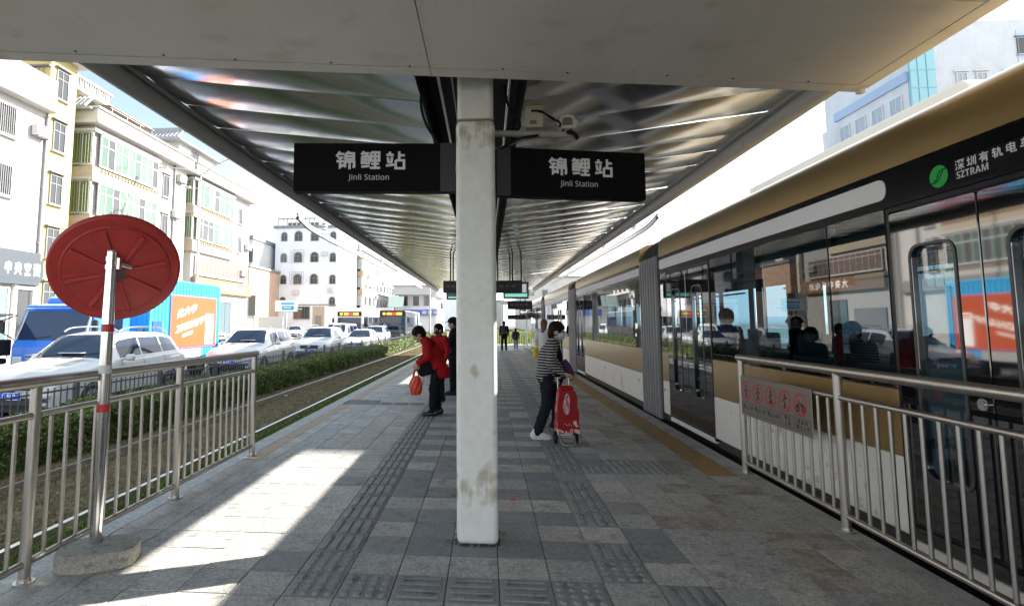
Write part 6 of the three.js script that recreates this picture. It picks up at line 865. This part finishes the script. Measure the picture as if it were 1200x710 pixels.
// the woman with the trolley
person({ label: 'person in a black and white striped top and blue face mask pulling a red trolley', pos: [0.79, 0, -7.42], turn: Math.PI / 2 - 0.08, top: mStripe, topName: 'striped_top', legs: mNavy, shoes: M(0.65, 0.64, 0.62, 0.7), sole: mWhite, mask: mMask, hair: { bun: 0 }, bulk: 1.0, legW: 1.05,
  pose: { pel: [0, 0.83, 0.0], chest: [0, 1.07, 0.02], neck: [0, 1.27, 0.10], head: [0, 1.395, 0.16], sh: [0.17, 1.215, 0.065], el: [[0.21, 0.98, 0.10], [-0.23, 0.98, 0.05]], wr: [[0.14, 0.86, 0.27], [-0.20, 0.85, 0.21]], kn: [[0.08, 0.46, 0.18], [-0.09, 0.45, 0.0]], an: [[0.08, 0.08, 0.22], [-0.10, 0.08, -0.13]], pitch: 0.12, yaw: -0.35, hem: 0.74, curl: [0.9, 1.1], palm: [[-1, 0, 0], [0, -1, 0.1]] }, handDir: [[0, -0.5, 0.8], [0.1, -0.15, 1]] });
{
  const t = thing('shopping_trolley', 'red two-wheeled shopping trolley bag with white print beside the striped person', 'trolley', [0.99, 0, -7.02]); const mFr = M(0.5, 0.5, 0.51, 0.3, { metalness: 0.9 });
  t.rotation.y = 0.12; t.scale.set(0.84, 0.94, 0.84); const print = canvasTex(512, 768, (g, w, h) => { g.fillStyle = '#8e1218'; g.fillRect(0, 0, w, h); g.fillStyle = '#d3a9ab'; g.beginPath(); g.ellipse(215, 230, 86, 190, 0.06, 0, 7); g.fill(); g.strokeStyle = '#8e1218'; g.lineWidth = 7; for (let i = 0; i < 46; i++) { g.beginPath(); const x = 150 + rnd() * 130, y = 70 + rnd() * 320; g.arc(x, y, 8 + rnd() * 20, rnd() * 6, rnd() * 6 + 3); g.stroke(); } g.fillStyle = '#dcb6b6'; for (let i = 0; i < 60; i++) { g.beginPath(); g.ellipse(rnd() * 512, 700 + rnd() * 60, 8 + rnd() * 14, 6 + rnd() * 10, rnd() * 3, 0, 7); g.fill(); } for (let i = 0; i < 16; i++) { g.beginPath(); g.ellipse(380 + rnd() * 90, 560 + rnd() * 90, 8 + rnd() * 10, 14 + rnd() * 20, rnd() * 3, 0, 7); g.fill(); } g.strokeStyle = '#e2c4c4'; g.lineWidth = 6; g.beginPath(); g.moveTo(150, 590); g.bezierCurveTo(180, 540, 200, 660, 260, 600); g.bezierCurveTo(290, 570, 270, 660, 320, 630); g.stroke(); });
  const bg = new THREE.BoxGeometry(0.33, 0.54, 0.20, 14, 20, 8), p = bg.attributes.position; for (let i = 0; i < p.count; i++) { let x = p.getX(i), y = p.getY(i), z = p.getZ(i), k = 0.80 + 0.26 * (0.27 - y) / 0.54, b = 1 - Math.pow(Math.abs(y) / 0.27, 4) * 0.12; const q = 1 + 0.12 * Math.cos(y * 5) * (1 - (x / 0.165) ** 2); p.setXYZ(i, x * k * b + 0.006 * Math.sin(y * 30 + z * 20), y + 0.008 * Math.sin(x * 25), z * q * k + 0.008 * Math.sin(y * 26 + x * 18)); } bg.computeVertexNormals();
  const mBody = M(1, 1, 1, 0.8); mBody.map = print; mesh('bag_body', bg.clone().translate(0, 0.44, 0), mBody, t); mesh('bag_flap', rbox(0.20, 0.07, 0.14, 0.03, 0.0, 0.735, -0.01), mRedCloth, t);
  mesh('frame', [bar([-0.085, 0.12, -0.10], [-0.085, 0.86, -0.17], 0.009), bar([0.085, 0.12, -0.10], [0.085, 0.86, -0.17], 0.009), bar([-0.085, 0.86, -0.17], [0.085, 0.86, -0.17], 0.012), tube([[-0.1, 0.15, -0.08], [-0.09, 0.03, 0.10], [0.09, 0.03, 0.10], [0.1, 0.15, -0.08]], 0.008, 30, 6), bar([-0.16, 0.10, -0.08], [0.16, 0.10, -0.08], 0.008)], mFr, t); mesh('handle_grip', bar([-0.04, 0.86, -0.17], [0.04, 0.86, -0.17], 0.017), mRubber, t);
  for (const d of [1, -1]) { const w = mesh('wheel', new THREE.TorusGeometry(0.066, 0.02, 10, 24).rotateY(Math.PI / 2), mRubber, t, [d * 0.155, 0.088, -0.08]); mesh('hub', cyl(0.03, 0.03, 0.04, 0, 0, 0, 12).rotateZ(Math.PI / 2), mTrim, w); mesh('spokes', [0, 1, 2].map((k) => box(0.015, 0.11, 0.014).rotateX(k * 1.05)), mTrim, w); }
  const c = thing('purple_cloth', 'purple garment carried over the arm of the striped person', 'garment', [1.09, 0.88, -7.52]); mesh('folds', nets((x, y, z) => Math.hypot(x * 1.0 + y * 0.3, y * 0.45, z * 1.5) - 0.062 + 0.012 * Math.sin(x * 60 + y * 22) * Math.sin(z * 50), [-0.16, -0.24, -0.12], [0.16, 0.24, 0.12], 0.009), mPurple, c);
}
person({ label: 'person all in black standing just behind the striped person near the tram', pos: [1.0, 0, -8.2], turn: Math.PI / 2 - 0.3, top: mBlackCloth, topName: 'coat', legs: mBlackCloth, cell: 0.018, scale: 0.89, pose: { hem: 0.62 } });
person({ label: 'second person in a red jacket with a dark mask behind the bending person', pos: [-0.93, 0, -10.7], turn: -Math.PI / 2 + 0.9, top: mRedCloth, legs: mBlackCloth, mask: M(0.015, 0.015, 0.018, 0.8), cell: 0.014, scale: 0.92, pose: { pitch: 0.1 } });
{ const p = person({ label: 'person in dark coat and black cap looking at a phone beside the column', pos: [-0.70, 0, -11.7], turn: -Math.PI / 2 - 0.1, top: mNavy, legs: mBlackCloth, cap: mBlackCloth, cell: 0.014, scale: 1.0, hair: { long: 0.1 }, pose: { el: [[0.24, 1.05, 0.06], [-0.24, 1.05, 0.06]], wr: [[0.10, 1.20, 0.24], [-0.14, 1.05, 0.24]], pitch: 0.15, hem: 0.66 } });
  const ph = thing('phone', 'smartphone held up by the dark-coated person in the cap', 'phone', [-0.98, 1.30, -11.62]); mesh('case', rbox(0.012, 0.15, 0.075, 0.004), mBlack, ph); mesh('screen', rbox(0.003, 0.135, 0.066, 0.001, 0.007, 0, 0), mPaneD, ph);
}
person({ label: 'person in black with a backpack walking away at the far platform end', pos: [0.97, 0, -30.5], turn: Math.PI + 0.1, top: mBlackCloth, legs: mBlackCloth, cell: 0.02, pose: { an: [[0.09, 0.08, 0.18], [-0.09, 0.1, -0.2]], kn: [[0.09, 0.48, 0.14], [-0.09, 0.46, -0.02]] } });
{ const b = thing('backpack', 'dark grey backpack on the person walking away at the far end', 'backpack', [0.96, 1.1, -30.36]); mesh('pack', rbox(0.28, 0.4, 0.15, 0.06), M(0.035, 0.035, 0.04, 0.8), b); mesh('front_pocket', rbox(0.2, 0.17, 0.06, 0.03, 0, -0.08, 0.09), M(0.05, 0.05, 0.055, 0.8), b); mesh('strap', [tube([[-0.1, 0.18, -0.05], [-0.11, 0.26, -0.16], [-0.12, 0.1, -0.26]], 0.02, 14, 6), tube([[0.1, 0.18, -0.05], [0.11, 0.26, -0.16], [0.12, 0.1, -0.26]], 0.02, 14, 6)], mTrim, b); }
person({ label: 'small person in a purple jacket and pale trousers walking at the far end', pos: [1.66, 0, -31.4], turn: Math.PI - 0.1, top: mPurple, legs: mGreyCloth, shoes: mWhite, hair: { long: 0.14 }, cell: 0.018, scale: 0.76, pose: { an: [[0.09, 0.08, 0.1], [-0.09, 0.08, -0.14]] } });
person({ label: 'person with long auburn hair and white top standing behind the striped person', pos: [1.52, 0, -14.6], turn: Math.PI - 0.5, top: mWhiteCloth, topName: 'blouse', legs: mGreyCloth, hair: { long: 0.2, mat: mHairRed }, cell: 0.016, scale: 0.99 });
tag(mesh('yellow_bag', nets((x, y, z) => Math.max(Math.hypot(x, z) - 0.075, Math.abs(y) - 0.12) + 0.01 * Math.sin(y * 40 + x * 30), [-0.16, -0.22, -0.16], [0.16, 0.22, 0.16], 0.014), M(0.62, 0.50, 0.04, 0.6), scene, [1.27, 0.75, -14.5]), 'yellow bag at the side of the person with auburn hair', 'bag');
// passengers behind the tram glass
person({ label: 'dark-clothed passenger with a ponytail standing inside the tram behind the railing sign', pos: [3.55, 0.09, -6.55], turn: -Math.PI / 2 - 0.5, top: mBlackCloth, legs: mBlackCloth, hair: { tail: 1 }, cell: 0.016, scale: 0.97 });
person({ label: 'long-haired passenger in grey inside the second tram section', pos: [3.35, 0.09, -14.9], turn: 0.3, top: mGreyCloth, legs: mNavy, hair: { long: 0.25 }, cell: 0.018, scale: 0.98 });
person({ label: 'passenger in dark blue standing behind the double door before the bellows', pos: [3.5, 0.09, -8.3], turn: -1.2, top: M(0.03, 0.045, 0.08, 0.9), legs: mNavy, cell: 0.018, scale: 1.0 });
person({ label: 'passenger in light blue inside the second tram section just past the bellows', pos: [3.6, 0.09, -12.6], turn: 2.2, top: M(0.12, 0.28, 0.48, 0.9), legs: mNavy, cell: 0.018, scale: 0.98 });

renderer.render(scene, camera);
